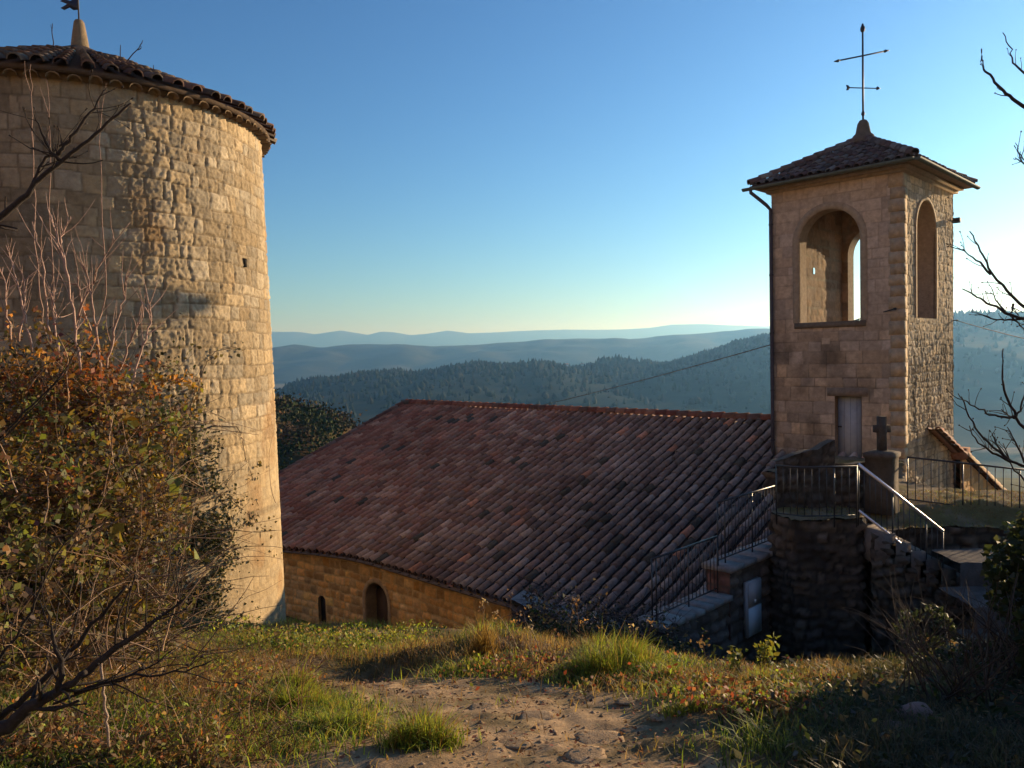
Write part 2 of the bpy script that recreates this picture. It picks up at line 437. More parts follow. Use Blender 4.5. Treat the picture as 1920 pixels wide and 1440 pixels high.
def on_ground(px, py, y0=2.0, y1=25.0):
    """first place along the view ray through a photo position where it meets the soil"""
    d = ray(px, py); d = d / d[1]
    ys = np.linspace(y0, y1, 500)
    dz = d[2] * ys - g(d[0] * ys, ys)
    k = np.argmax(dz < 0)
    if dz[k] >= 0: return np.array([d[0] * y1, y1, gz(d[0] * y1, y1)])
    y = ys[k]
    return np.array([d[0] * y, y, gz(d[0] * y, y)])

# ------------------------------------------------------------------ round tower
KT = 16 / 13.0
TC = np.array([-7.63, 14.13]); TR = 2.47 * KT; TZ0, TZ1 = -5.5, 3.25 * KT + .19
tower = thing('round_tower', 'round golden stone tower with a low tiled cone roof, half hidden by autumn shrubs', 'tower', (TC[0], TC[1], -4.4))
def tower_fn(x, z):
    a = math.pi * 0.5 + x / TR          # seam at the far side
    r = TR + 0.17 * (TZ1 - z) / 9.2
    d = np.stack([np.cos(a), np.sin(a), 0 * a], 1)
    return np.stack([TC[0] + r * d[:, 0], TC[1] + r * d[:, 1], z], 1), d
A_CAM = math.atan2(-TC[1], -TC[0]) % (2 * math.pi)
X_CAM = ((A_CAM - math.pi / 2) % (2 * math.pi)) * TR
def tower_relief(X, Z):
    rough = sstep(X_CAM - 0.2, X_CAM + 0.9, X + 0.45 * (fbm(X, Z * 1.3, 3, 61) - .5) + (Z < 0) * 0.0 - np.clip(-Z, 0, 5) * 0.05)
    low = sstep(-2.5, -1.0, Z + .5 * (fbm(X * 1.2, Z, 2, 63) - .5))
    return (0.28 + 0.72 * rough) * (0.22 + 0.78 * low) + 0.12
def tower_col(C, X, Z):
    low = sstep(-2.4, -0.8, Z + .5 * (fbm(X * 1.2, Z, 2, 63) - .5))[:, None]
    pl = np.array([.42, .31, .17]) * (.75 + .5 * fbm(X * 3, Z * 3, 4, 65))[:, None]
    C = C * low + (0.35 * C + .65 * pl) * (1 - low)
    st = sstep(.62, .78, fbm(X * 1.1, Z * .9, 4, 67))[:, None]
    C = C * (1 - .5 * st) + np.array([.30, .16, .06]) * .5 * st
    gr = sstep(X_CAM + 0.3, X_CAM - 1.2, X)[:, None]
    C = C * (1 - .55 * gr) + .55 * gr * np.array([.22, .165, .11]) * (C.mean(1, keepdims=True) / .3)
    return C
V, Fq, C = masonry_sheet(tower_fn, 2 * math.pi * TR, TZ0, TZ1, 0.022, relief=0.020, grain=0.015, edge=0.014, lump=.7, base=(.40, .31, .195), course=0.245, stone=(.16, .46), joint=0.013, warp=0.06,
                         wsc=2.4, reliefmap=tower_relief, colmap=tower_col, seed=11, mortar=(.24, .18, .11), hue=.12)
# near-black block standing for the shade inside a putlog hole
hx, hz = at(412, 466, 10.0)[[0, 2]]
mk('wall', V, Fq, M_STONE, tower, C, True)
hole = MB()
dirn = np.array([math.cos(A_CAM + math.asin(.77)), math.sin(A_CAM + math.asin(.77)), 0])
tp = np.array([TC[0], TC[1], 0]) + dirn * (TR + .085); tp[2] = 1.70
tt = np.cross(UP, dirn)
hole.cbox(tp - dirn * .05, tt * .085, dirn * .06, UP * .15, (.012, .01, .008))
hole.build('putlog_hole_dark', M_RUBBLE, tower)
# cone roof
EZ, ER, AZ_ = 3.28 * KT + .19, 2.66 * KT, 4.66 * KT
mb = MB()
nrow = 66; slope = np.array([-ER, AZ_ - EZ]); sl = np.hypot(*slope); slope = slope / sl
rg = np.random.default_rng(5)
th = np.linspace(0, math.pi, 6)
for i in range(nrow):
    a = 2 * math.pi * i / nrow + rg.normal(0, .006)
    rad = np.array([math.cos(a), math.sin(a), 0]); tan = np.array([-math.sin(a), math.cos(a), 0])
    Vv = rad * slope[0] + UP * slope[1]; Nn = rad * slope[1] - UP * slope[0]
    O = np.array([TC[0], TC[1], EZ]) + rad * ER
    v = rg.uniform(-.05, .03)
    while v < sl - .25:
        e = .36; rr = min(.10, math.pi * (ER * (1 - v / sl)) / nrow * .62)
        r2 = min(.09, math.pi * (ER * (1 - (v + e) / sl)) / nrow * .62)
        if rr < .03: break
        c = TILE_COLS[rg.integers(len(TILE_COLS))] * rg.uniform(.55, 1.0) * np.array([.78, .95, .95])
        ring = []
        for r_, vv, lf in ((rr - .013, v + .004, .034), (rr, v, .04 + rg.uniform(0, .015)), (max(r2, .02), min(v + e + .05, sl), .01)):
            ring.append(O + tan * (r_ * np.cos(th))[:, None] + Vv * vv + Nn * (lf + r_ * np.sin(th))[:, None])
        mb.add(np.concatenate(ring), np.array([[s * 6 + k, s * 6 + k + 1, (s + 1) * 6 + k + 1, (s + 1) * 6 + k] for s in range(2) for k in range(5)]), c)
        v += e
# underlay cone
mb.lathe((TC[0], TC[1], EZ), [(ER - .35, .02), (ER - .1, -.06), (ER - .06, .01), (.14, AZ_ - EZ - .05), (.02, AZ_ - EZ)], 58, (.10, .07, .05))
mb.build('roof', M_TILE, tower)
# genoise: two courses of tile ends under the eave
mb = MB()
for lvl, (rr0, rr1, zc) in enumerate(((2.50 * KT, 2.60 * KT, 3.17 * KT + .19),)):
    for i in range(74):
        a = 2 * math.pi * (i + .5 * lvl) / 74
        rad = np.array([math.cos(a), math.sin(a), 0]); tan = np.array([-math.sin(a), math.cos(a), 0])
        th2 = np.linspace(0, math.pi, 6)
        c = np.array([.27, .19, .115]) * rg.uniform(.7, 1.0)  # tile ends coloured like stone in the eave's shade
        ring = [np.array([TC[0], TC[1], zc + rg.normal(0, .006)]) + rad * q + tan * (.09 * np.cos(th2))[:, None] + UP * (.07 * np.sin(th2))[:, None] for q in (rr0 - .12, rr1 + rg.normal(0, .012))]
        ring.append(ring[1] + UP * .018)
        mb.add(np.concatenate(ring), np.array([[s * 6 + k, s * 6 + k + 1, (s + 1) * 6 + k + 1, (s + 1) * 6 + k] for s in range(2) for k in range(5)]), c)
mb.lathe((TC[0], TC[1], 0), [(a_ * KT, b_ * KT + .19) for a_, b_ in ((2.38, 3.10), (2.44, 3.12), (2.46, 3.18), (2.50, 3.20), (2.52, 3.25), (2.54, 3.26))], 74, (.24, .17, .105))  # cornice ring given the same shaded-stone colour
mb.build('eave_cornice', M_TILE, tower)
mb = MB()
mb.lathe((TC[0], TC[1], AZ_ - .12), [(a_ * KT, b_ * KT) for a_, b_ in ((.145, 0), (.12, .08), (.095, .26), (.07, .42), (.05, .45))], 14, (.24, .175, .105))
fin = mb.build('finial', M_STONE, tower, True)
mb = MB()
mb.tube([(TC[0], TC[1], AZ_ + .36), (TC[0], TC[1], AZ_ + 1.3)], .014, 6, (.03, .03, .035))
vane = mb.build('weather_vane', M_IRON, tower)
mb = MB()
vdir = np.array([-1.2, -.25, 0]); vz = AZ_ + .62
def plate(mb, pts, o, d, th, col):
    n_ = np.cross(d, UP)
    P = [np.asarray(o, float) + d * x + UP * z for x, z in pts]
    k = len(P)
    V_ = [p + n_ * th / 2 for p in P] + [p - n_ * th / 2 for p in P]
    mb.add(V_, [np.array([list(range(k)), list(range(k, 2 * k))[::-1]]), np.array([[i, i + k, (i + 1) % k + k, (i + 1) % k] for i in range(k)])], col)
plate(mb, [(0, 0), (.07, -.01), (.12, .03), (.19, -.02), (.24, .01), (.19, .05), (.15, .09), (.24, .13), (.2, .17), (.10, .15), (.04, .2), (0, .2)], (TC[0], TC[1], vz), vdir, .01, (.03, .03, .05))
flag = mb.build('flag', M_CLOTH, vane)

# ------------------------------------------------------------------ bell tower
C0 = np.array([9.1, 18.0, 0.0]); WF, WS, TH = 3.19, 3.9, 0.42
BZ0, BZ1 = -3.9, 4.26
bell = thing('bell_tower', 'square sandstone belfry with arched openings and hipped tile roof beside the church', 'bell tower', (C0[0] - .5, C0[1] + 2, -2.95))
aF = Arch(1.705, .755, .645, 3.415); dF = Arch(1.26, .32, -2.86, -1.2, False)
aS = Arch(1.68, .724, .68, 3.56); aB = Arch(WF - 1.83, .78, .645, 3.4); aL = Arch(2.33, .08, 2.02, 2.17, False); aLo = Arch(1.22, .16, 2.10, 2.32, False)
fF = plane_fn(C0, EA, EN)                                   # viewer-left face: x from the near corner to the left
fS = plane_fn(C0, EB, -EA)                                  # right face: x from the near corner away
fB = plane_fn(C0 + EB * WS + EA * WF, -EA, EB)              # far face
fL = plane_fn(C0 + EA * WF + EB * WS, -EB, EA)              # left face
STN = (.47, .35, .245)
def bell_relief_front(X, Z): return .45 + .4 * sstep(.3, -.8, Z)
def bell_col_front(C, X, Z):
    st = sstep(.5, .7, fbm(X * 1.3, Z * 1.1, 4, 77))[:, None] * sstep(1.2, .2, Z)[:, None]
    C = C * (1 - .45 * st)
    up = sstep(-.2, .9, Z)[:, None]
    C = C * (1 - .4 * up) + .4 * up * np.array([.46, .35, .26]) * (.85 + .3 * fbm(X * 3, Z * 3, 3, 78))[:, None]
    for (x0, x1, z0, z1) in ((1.70, 1.90, .10, .24), (.43, .63, -1.2, -1.0)):
        m = ((X > x0) & (X < x1) & (Z > z0) & (Z < z1))[:, None]
        C = np.where(m, np.array([.5, .38, .27]), C)
    return C
V, Fq, C = masonry_sheet(fF, WF, BZ0, BZ1, .025, (aF, dF), relief=.022, grain=.006, edge=.02, base=STN, course=.29, stone=(.3, .75), joint=.008, warp=.018, reliefmap=bell_relief_front, colmap=bell_col_front, seed=21, mortar=(.25, .19, .13))
W_ = MB(); W_.add(V, Fq[:, ::-1], C)
def bell_relief_side(X, Z): return .75 + .6 * sstep(.6, -.6, Z)
def bell_col_side(C, X, Z):
    q = ((X < .26) | (X > WS - .3))[:, None]
    C = np.where(q, C * 1.08, C)
    st = sstep(.45, .65, fbm(X * 4, Z * 1.6, 4, 87))[:, None] * sstep(.9, .2, Z)[:, None]
    return C * (1 - .5 * st)
V, Fq, C = masonry_sheet(fS, WS, BZ0, BZ1, .025, (aS,), relief=.015, grain=.013, edge=.02, base=(.50, .37, .23), course=.2, stone=(.16, .38), joint=.014, warp=.05, reliefmap=bell_relief_side, colmap=bell_col_side, seed=23, mortar=(.26, .2, .13))
W_.add(V, Fq, C)
for fn, W, ops, sd in ((fB, WF, (aB,), 25), (fL, WS, (aLo,), 27)):
    V, Fq, C = masonry_sheet(fn, W, BZ0, BZ1, .05, ops, relief=.02, grain=.006, edge=.03, base=STN, course=.28, stone=(.3, .7), joint=.01, warp=.02, seed=sd)
    W_.add(V, Fq, C)
# corner lines closed by thin quoins is not needed: sheets meet at the corners
# inner skin
def inset(o, u, nn, W): return plane_fn(o - nn * TH, u, -nn)
for o, u, nn, W, ops in ((C0, EA, EN, WF, (aF,)), (C0, EB, -EA, WS, (aS,)), (C0 + EB * WS + EA * WF, -EA, EB, WF, (aB,)), (C0 + EA * WF + EB * WS, -EB, EA, WS, (aL,))):
    fn = inset(o, u, nn, W)
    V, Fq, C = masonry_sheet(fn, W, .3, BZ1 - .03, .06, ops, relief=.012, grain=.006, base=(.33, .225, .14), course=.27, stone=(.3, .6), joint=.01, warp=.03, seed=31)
    W_.add(V, Fq, C)
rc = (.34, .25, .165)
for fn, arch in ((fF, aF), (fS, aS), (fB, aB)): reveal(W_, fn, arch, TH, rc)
# belfry floor and ceiling inside
W_.box(C0 + EA * .3 + EB * .3 + UP * .40, EA * (WF - .6), EB * (WS - .6), UP * .22, (.2, .15, .1))
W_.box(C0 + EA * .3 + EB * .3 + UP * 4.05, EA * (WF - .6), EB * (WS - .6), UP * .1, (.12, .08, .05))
W_.build('wall', M_STONE, bell, True)
# sill stones, lintel
mb = MB()
mb.box(C0 + EA * .82 + EN * .035 + UP * .50, EA * 1.77, -EN * .3, UP * .142, (.17, .13, .095))
mb.build('window_sill', M_STONE, bell)
# arched dressed surround on the front
def ring_plate(arch, fn, w, out, col, n=22, jamb=True):
    mb = MB()
    P = [(arch.c + arch.hw, arch.z0)] if jamb else []
    P += [(arch.c + arch.hw * math.cos(t), arch.sp + arch.hw * math.sin(t)) for t in np.linspace(0, math.pi, n)]
    Q = [(arch.c + arch.hw + w, arch.z0)] if jamb else []
    Q += [(arch.c + (arch.hw + w) * math.cos(t), arch.sp + (arch.hw + w) * math.sin(t)) for t in np.linspace(0, math.pi, n)]
    if jamb: P.append((arch.c - arch.hw, arch.z0)); Q.append((arch.c - arch.hw - w, arch.z0))
    P, Q = np.array(P), np.array(Q)
    a, nn = fn(P[:, 0], P[:, 1]); b, _ = fn(Q[:, 0], Q[:, 1])
    k = len(P)
    V_ = np.concatenate([a - nn * .05, a + nn * out, b + nn * out, b - nn * .03])
    q = np.array([[s * k + i, s * k + i + 1, (s + 1) * k + i + 1, (s + 1) * k + i] for s in range(3) for i in range(k - 1)])
    cc = np.array(col) * (.9 + .2 * np.random.default_rng(3).random((k, 1)))
    mb.add(V_, q, np.tile(cc, (4, 1)))
    return mb
ring_plate(aF, fF, .17, .010, (.37, .28, .19)).build('arch_surround', M_STONE, bell)
ring_plate(aS, fS, .10, .022, (.40, .30, .19)).build('arch_surround', M_STONE, bell)
# carved quoin column on the near corner
mb = MB()
zz = BZ0
rq = np.random.default_rng(9); kq = 0
while zz < BZ1 - .05:
    hq = min(rq.uniform(.24, .34), BZ1 - zz); lq = (.26, .30)[kq % 2]
    cc = np.array([.46, .34, .22]) * rq.uniform(.88, 1.08)
    mb.box(C0 - EA * .022 + EN * .018 + UP * (zz + .006), EB * (lq + .018), EA * ((.30, .26)[kq % 2] + .02), UP * (hq - .012), cc)
    if kq % 2 and zz > -1: mb.box(C0 - EA * .03 + EB * .08 + UP * (zz + hq * .3), EB * .12, EA * .01, UP * hq * .4, cc * .8)
    zz += hq; kq += 1
mb.build('corner_quoin', M_STONE, bell)
# door
dr = MB()
dr.box(C0 + EA * .95 - EN * .17 + UP * -2.86, EA * .62, -EN * .05, UP * 1.65, (.40, .41, .43))
for k in range(1, 4): dr.box(C0 + EA * (.95 + .155 * k) - EN * .168 + UP * -2.85, EA * .006, EN * .003, UP * 1.62, (.12, .13, .16))
door = dr.build('door', M_WOOD, bell)
hd = MB(); hd.box(C0 + EA * 1.48 - EN * .165 + UP * -1.98, EA * .07, EN * .05, UP * .03, (.04, .04, .04)); hd.build('handle', M_IRON, door)
mb = MB(); reveal(mb, fF, dF, .22, (.28, .2, .13)); mb.build('door_frame', M_STONE, bell)
mb = MB(); mb.box(C0 + EA * .78 + EN * .02 + UP * -1.195, EA * .98, -EN * .12, UP * .2, (.24, .18, .13)); mb.build('lintel', M_STONE, bell)
# roof
OV = .40; EZB = 4.22; APX = 5.42
eL, eW = WF + 2 * OV, WS + 2 * OV
c_ = C0 - EA * OV + EN * OV                       # near eave corner
corners = [c_, c_ + EA * eL, c_ + EA * eL + EB * eW, c_ + EB * eW]
cen = C0 + EA * WF / 2 + EB * WS / 2
mbR = MB()
BCOLS = TILE_COLS * np.array([.60, .86, 1.08])
for k in range(4):
    p, q = corners[k], corners[(k + 1) % 4]
    U = (q - p) / np.linalg.norm(q - p); L = np.linalg.norm(q - p)
    inw = cen - (p + q) / 2; inw[2] = 0; run = np.linalg.norm(inw)
    Vv = inw / run * run + UP * (APX - EZB); sl = np.linalg.norm(Vv); Vv = Vv / sl
    Nn = np.cross(U, Vv); Nn = Nn if Nn[2] > 0 else -Nn
    us = np.arange(.13, L - .05, .225)
    def vr(u, L=L, sl=sl): return 0.0, sl * min(u, L - u) / (L / 2)
    O = p + UP * EZB
    tile_rows(mbR, O, U, Vv, Nn, vr, us, r=.078, expo=.30, seed=40 + k, cols=BCOLS)
    mbR.add([O, O + U * L, O + Vv * sl + U * L / 2, O - UP * .05, O + U * L - UP * .05], [np.array([[0, 1, 2]]), np.array([[0, 3, 4, 1]])], (.08, .06, .05))
mbR.add([x + UP * (EZB - .05) for x in corners], np.array([[0, 1, 2, 3]]), (.30, .22, .15))
roofB = mbR.build('roof', M_TILE, bell)
for k in range(4):
    mb = MB(); ridge_caps(mb, corners[k] + UP * (EZB + .05), np.array([cen[0], cen[1], APX + .03]), .095, .32, 60 + k, BCOLS); mb.build('hip_tile', M_TILE, roofB)
# soffit cornice
mb = MB()
for d0, z0, z1 in ((.10, 4.02, 4.1), (.2, 4.1, 4.165)):
    o = C0 - EA * d0 + EN * d0
    mb.box(o + UP * z0, EA * (WF + 2 * d0), EB * (WS + 2 * d0), UP * (z1 - z0), (.32, .24, .16))
mb.build('cornice', M_STONE, bell)
mb = MB()
pa = np.array([cen[0], cen[1], APX - .09])
mb.lathe(pa, [(.36, 0), (.30, .08), (.26, .2), (.19, .26), (.17, .36), (.14, .52), (.09, .60), (.02, .63)], 14, (.14, .105, .075))
mb.build('finial', M_STONE, bell, True)
# gutter and down pipe
mb = MB()
gc = np.array([.10, .115, .095])
thg = np.linspace(math.pi, 2 * math.pi, 7)
def gutter(mb, p, q, out, r, col):
    p, q, out = np.asarray(p, float), np.asarray(q, float), np.asarray(out, float)
    ring = []
    for e in (p, q):
        for rr in (r, r * .86): ring.append(e + out * (rr * np.cos(thg))[:, None] + UP * (rr * np.sin(thg))[:, None])
    V_ = np.concatenate(ring); m = len(thg)
    f = []
    for i in range(m - 1):
        f += [[i, i + 1, 2 * m + i + 1, 2 * m + i], [m + i + 1, m + i, 3 * m + i, 3 * m + i + 1]]
    f += [[0, 2 * m, 3 * m, m], [m - 1, 2 * m - 1, 4 * m - 1, 3 * m - 1]]
    mb.add(V_, np.array(f), col)
    for b in (0, 2 * m): mb.add(ring[b // m], np.array([list(range(m))]), col)
gp = corners[0] + EN * .055 + UP * (EZB - .01); gq = corners[1] + EN * .055 + EA * .16 + UP * (EZB - .045)
gutter(mb, gp, gq, EN, .075, gc)
g2 = corners[0] - EA * .055 + UP * (EZB - .01); g3 = corners[3] - EA * .055 + EB * .1 + UP * (EZB - .03)
gutter(mb, g2, g3, -EA, .07, gc)
mb.build('gutter', M_ZINC, bell)
mb = MB()
pt = C0 + EA * (WF + OV - .06) + EN * (OV + .05)
pw = C0 + EA * (WF - .01) + EN * .07
mb.tube([pt + UP * 4.14, pt + UP * 4.05, (pt * .7 + pw * .3) + UP * 3.93, (pt * .2 + pw * .8) + UP * 3.72, pw + UP * 3.6, pw + UP * 1.5, pw + UP * -1.2, pw + UP * -3.2], .047, 10, (.075, .07, .085))
for z in (3.2, 1.9, .4, -1.1, -2.4): mb.tube([pw + UP * z, pw + UP * (z + .04)], .056, 10, (.06, .06, .07))
mb.build('downpipe', M_ZINC, bell, True)
# iron cross with wind arrow
X0 = np.array([cen[0], cen[1], 0.0])
ic = (.018, .016, .024)
mb = MB()
mb.tube([X0 + UP * (APX + .36), X0 + UP * 7.2, X0 + UP * 8.25], [.026, .026, .022], 8, ic)
mb.tube([X0 + UP * (APX + .62), X0 + UP * (APX + .68), X0 + UP * (APX + .76)], [.026, .05, .026], 8, ic)
cross = mb.build('cross', M_IRON, bell)
mb = MB(); mb.lathe(X0 + UP * 8.2, [(.02, 0), (.05, .03), (.062, .09), (.05, .15), (.025, .18), (.03, .2), (.012, .23)], 10, ic); mb.build('knob', M_IRON, cross)
e1, e2 = at(1560, 119, 20.47), at(1665, 91, 20.47)
cz = 7.6
ud = np.array([e2[0] - e1[0], .30, 0]); ud /= np.linalg.norm(ud)
mb = MB()
p1 = X0 + UP * 7.60 - ud * .82 - UP * .19; p2 = X0 + UP * 7.60 + ud * .76 + UP * .18
mb.tube([p1, p2], .02, 6, ic)
for p, q in ((p1, p2), (p2, p1)):
    d = (p - q) / np.linalg.norm(p - q)
    mb.tube([p - d * .16, p - d * .1, p + d * .03], [.018, .042, .004], 6, ic)
mb.build('cross_bar', M_IRON, cross)
mb = MB()
q1 = X0 + UP * 6.755 - np.array([.45, .1, 0]); q2 = X0 + UP * 6.785 + np.array([.42, .1, 0])
mb.tube([q1, q2], .014, 6, ic)
d = (q2 - q1) / np.linalg.norm(q2 - q1)
mb.tube([q2 - d * .03, q2, q2 + d * .1], [.012, .05, .004], 6, ic)
plate(mb, [(0, -.07), (.07, -.06), (.12, 0), (.07, .06), (0, .07), (.03, 0)], q1 - d * .04, np.array([d[0], d[1], 0]), .014, ic)
mb.build('wind_arrow', M_IRON, cross)
# floodlight on the far end of the right face
mb = MB()
fl = C0 + EB * 3.62 - EA * .02 + UP * 3.27
mb.tube([fl, fl - EA * .1], .018, 6, (.05, .05, .05))
mb.cbox(fl - EA * .13 + EB * .02, -EA * .16, EB * .16, UP * .13 + EB * .03, (.05, .05, .055))
mb.build('floodlight', M_ZINC, bell)
# cable hook
hk = C0 + EA * .13 + EN * .05 + UP * .87
mb = MB(); mb.tube([hk - EN * .06, hk + EN * .06], .016, 6, (.02, .02, .02)); mb.cbox(hk + EN * .06, EA * .05, EN * .05, UP * .05, (.02, .02, .02)); mb.build('cable_bracket', M_IRON, bell)
# overhead cables
def cable(name, p, q, sag, r, label):
    p, q = np.asarray(p, float), np.asarray(q, float)
    t = np.linspace(0, 1, 30)
    P = p + (q - p) * t[:, None] - UP * (sag * 4 * t * (1 - t))[:, None]
    mb = MB(); mb.tube(P, r, 5, (.02, .02, .025)); o = mb.build(name, M_IRON, None, True, p); tag(o, label, 'cable'); return o
cable('power_cable', hk + EN * .08, at(880, 786, 52), .25, .016, 'thin black cable running from the belfry down behind the tiled church roof')
bk = C0 + EB * WS - EA * .05 + UP * .66
mb = MB(); mb.tube([bk + EA * .08, bk - EA * .06], .016, 6, (.02, .02, .02)); mb.build('cable_bracket', M_IRON, bell)
cable('power_cable', bk, at(2100, 668, 24), .10, .013, 'thin grey cable from the belfry to the right against the hazy valley')

# ------------------------------------------------------------------ church
SP = math.radians(21.8); TS = math.tan(SP)
A0, A1, QE = -3.75, 17.1, 8.78
church = thing('church', 'long low church roofed in old red canal tiles, with an arched stone doorway', 'church', AQ(6, 8.4, -7.1))
Ve = np.array([*(EN[:2] * math.cos(SP)), -math.sin(SP)])          # down the slope
Vu = -Ve
Nn = np.cross(EA, Vu); Nn = Nn if Nn[2] > 0 else -Nn
def q_eave(A): return np.interp(A, [-6, 7.3, 8.3, 9.5, 11.4, 18], [QE, QE, QE + .06, QE + .22, QE + .55, QE + 1.6])
Orid = np.array(RIDGE)
rowp = 0.295
us = np.arange(A0 + .12, A1, rowp)
LS = lambda A: q_eave(A) / math.cos(SP)
mbR = MB()
def church_gain(c, u, v, rg):
    # older grey tiles towards the belfry, redder ones towards the far gable; a few fresh and a few lichen-dark
    t = np.clip((u - 1) / 12, 0, 1)
    g_ = c.mean()
    grey = np.array([g_ * 1.05, g_ * .97, g_ * .92])
    c = grey * (1 - t) * .75 + c * (1 - .75 * (1 - t))
    c = c * np.array([1 + .12 * t, 1, 1 - .08 * t])
    w = rg.random()
    if w < .018: c = np.array([.37, .19, .13]) * rg.uniform(.8, 1.1)
    if w > .975: c = np.array([.075, .07, .06])
    pat = .55 * fbm(np.array([u * .45]), np.array([v * .5]), 3, 91)[0] + .45 * fbm(np.array([u * 2.6]), np.array([v * .3]), 3, 92)[0]
    return c * (.55 + .9 * pat) * np.array([1.44, 1.44, 1.40])
def roof_sag(u, v): return .11 * (float(fbm(np.array([u * .35 + 3]), np.array([v * .4]), 2, 95)[0]) - .5)
def vr_ch(u): return 0.0, float(LS(u)) - .02
# v measured up from the eave of each row
rgc = 70
for i, u in enumerate(us):
    L = LS(u)
    O_ = Orid + Ve * L
    tile_rows(mbR, O_, EA, Vu, Nn, lambda x, L=L: (0.0, L - .02), [u, u + rowp][:1], r=.084, expo=.38, seed=1000 + i, gain=church_gain, segs=6, channels=False, wob=1.3, hgt=1.25, sag=roof_sag, lift0=.014)
    # channel, coloured darker to deepen the shade between rows
    uc = u + rowp / 2; L2 = LS(uc); O2 = Orid + Ve * (L2 + .02)
    rgk = np.random.default_rng(3000 + i)
    th2 = np.linspace(math.pi, 2 * math.pi, 6); rr = rowp / 2 - .028
    vs = np.append(np.arange(0, L2, .36), L2)
    for j in range(len(vs) - 1):
        c = church_gain(TILE_COLS[rgk.integers(len(TILE_COLS))] * .42, uc, vs[j], rgk)
        sg_ = roof_sag(uc, vs[j])
        ring = [O2 + EA * (uc + rr * np.cos(th2))[:, None] + Vu * vv + Nn * (.03 + sg_ + lf + rr * np.sin(th2) * .95)[:, None] for vv, lf in ((vs[j], .012), (vs[j + 1], -.004))]
        mbR.add(np.concatenate(ring), np.array([[k, k + 1, 6 + k + 1, 6 + k] for k in range(5)]), c)
# deck under the tiles (front and back slopes)
Ss = np.linspace(A0, A1, 40)
Vd = [Orid + EA * a + Nn * -.05 for a in Ss] + [Orid + EA * a + Ve * (LS(a) - .03) + Nn * -.05 for a in Ss]
k = len(Ss)
mbR.add(Vd, np.array([[i, i + 1, k + i + 1, k + i] for i in range(k - 1)]), (.06, .045, .04))
roofC = mbR.build('roof', M_TILE, church)
Vb = np.array([*(EB[:2] * math.cos(SP)), -math.sin(SP)])
mbR = MB()
tile_rows(mbR, Orid + Vb * 8.5, EA, -Vb, np.array([*(EB[:2] * math.sin(SP)), math.cos(SP)]), lambda u: (0.0, 8.48), np.arange(-4.45, A1, .285), r=.098, expo=.36, seed=77, segs=4)
mbR.add([Orid + EA * -4.45, Orid + EA * A1, Orid + EA * A1 + Vb * 8.5, Orid + EA * -4.45 + Vb * 8.5], np.array([[0, 1, 2, 3]]), (.06, .045, .04))
mbR.build('rear_roof', M_TILE, church)
mb = MB(); ridge_caps(mb, Orid + EA * (-1.0) + UP * .06, Orid + EA * A1 + UP * .06, .13, .4, 5, np.array([[.24, .09, .06], [.28, .12, .08], [.2, .08, .06], [.3, .15, .1], [.17, .1, .08]])); mb.build('ridge_tile', M_TILE, roofC)
mb = MB(); ridge_caps(mb, Orid + EA * (A1 + .02) + Ve * 9.6 + UP * .07, Orid + EA * (A1 + .02) + UP * .07, .10, .38, 6, TILE_COLS * .8); mb.build('verge_tile', M_TILE, roofC)
mb = MB(); mb.cbox(Orid + EA * (A1 - .15) + UP * .09, EA * .5, EN * .36, UP * .16, (.11, .09, .075)); mb.build('ridge_end_stone', M_STONE, roofC)
# eave gutter
Ag = np.linspace(A0 - .02, 13.5, 44)
mb = MB()
for i in range(len(Ag) - 1):
    e0 = Orid + EA * Ag[i] + Ve * (LS(Ag[i]) + .03) - UP * .03 + EN * .05; e1 = Orid + EA * Ag[i + 1] + Ve * (LS(Ag[i + 1]) + .03) - UP * .03 + EN * .05
    gutter(mb, e0, e1, EN, .06, (.15, .11, .08))
mb.build('gutter', M_ZINC, church)
# front wall following the bend
Aw = [-3.9, 7.6, 8.6, 9.8, 11.5, 17.0]
pts = [AQ(a, q_eave(a) - .34)[:2] for a in Aw]
fW, LW, cumW = path_fn(pts[::-1])        # from the far left to the right: normal to the viewer
def wallA(px, py):
    d = ray(px, py); p = AQ(0, QE - .34); t = np.dot(p, EN) / np.dot(d, EN); P = d * t
    return LW - (np.dot(P - RIDGE, EA) + 3.9), P[2]
xa, za = wallA(709, 1094); xb, zb = wallA(690, 1150); xc, zc = wallA(728, 1150)
cd = Arch((xb + xc) / 2, abs(xc - xb) / 2 + .02, -8.4, za)
def wall_hit(px, py):
    d = ray(px, py); Pp = np.array(pts[::-1], float)
    for i in range(len(Pp) - 1):
        a_, e_ = Pp[i], Pp[i + 1] - Pp[i]
        M_ = np.array([[d[0], -e_[0]], [d[1], -e_[1]]]); t, s = np.linalg.solve(M_, a_)
        if 0 <= s <= 1 and t > 0: return cumW[i] + s * np.hypot(*e_), d[2] * t
xa2, za2 = wall_hit(603, 1117); xb2, _ = wall_hit(611, 1150); cw = Arch(xa2, max(.14, abs(xb2 - xa2)), -7.98, za2)
def ztopW(x):
    A = -3.9 + (LW - x); return RIDGE[2] - q_eave(A) * TS + .02
V, Fq, C = masonry_sheet(fW, LW, -8.7, -5.5, .04, (cd, cw), relief=.035, grain=.01, edge=.04, base=(.70, .39, .14), course=.23, stone=(.22, .5), joint=.03, warp=.05, seed=51, mortar=(.62, .41, .18), hue=.22, var=.42, ztop=lambda x: ztopW(x))
wmb = MB(); wmb.add(V, Fq, C)
reveal(wmb, fW, cd, .45, (.4, .27, .14)); reveal(wmb, fW, cw, .12, (.3, .2, .1))
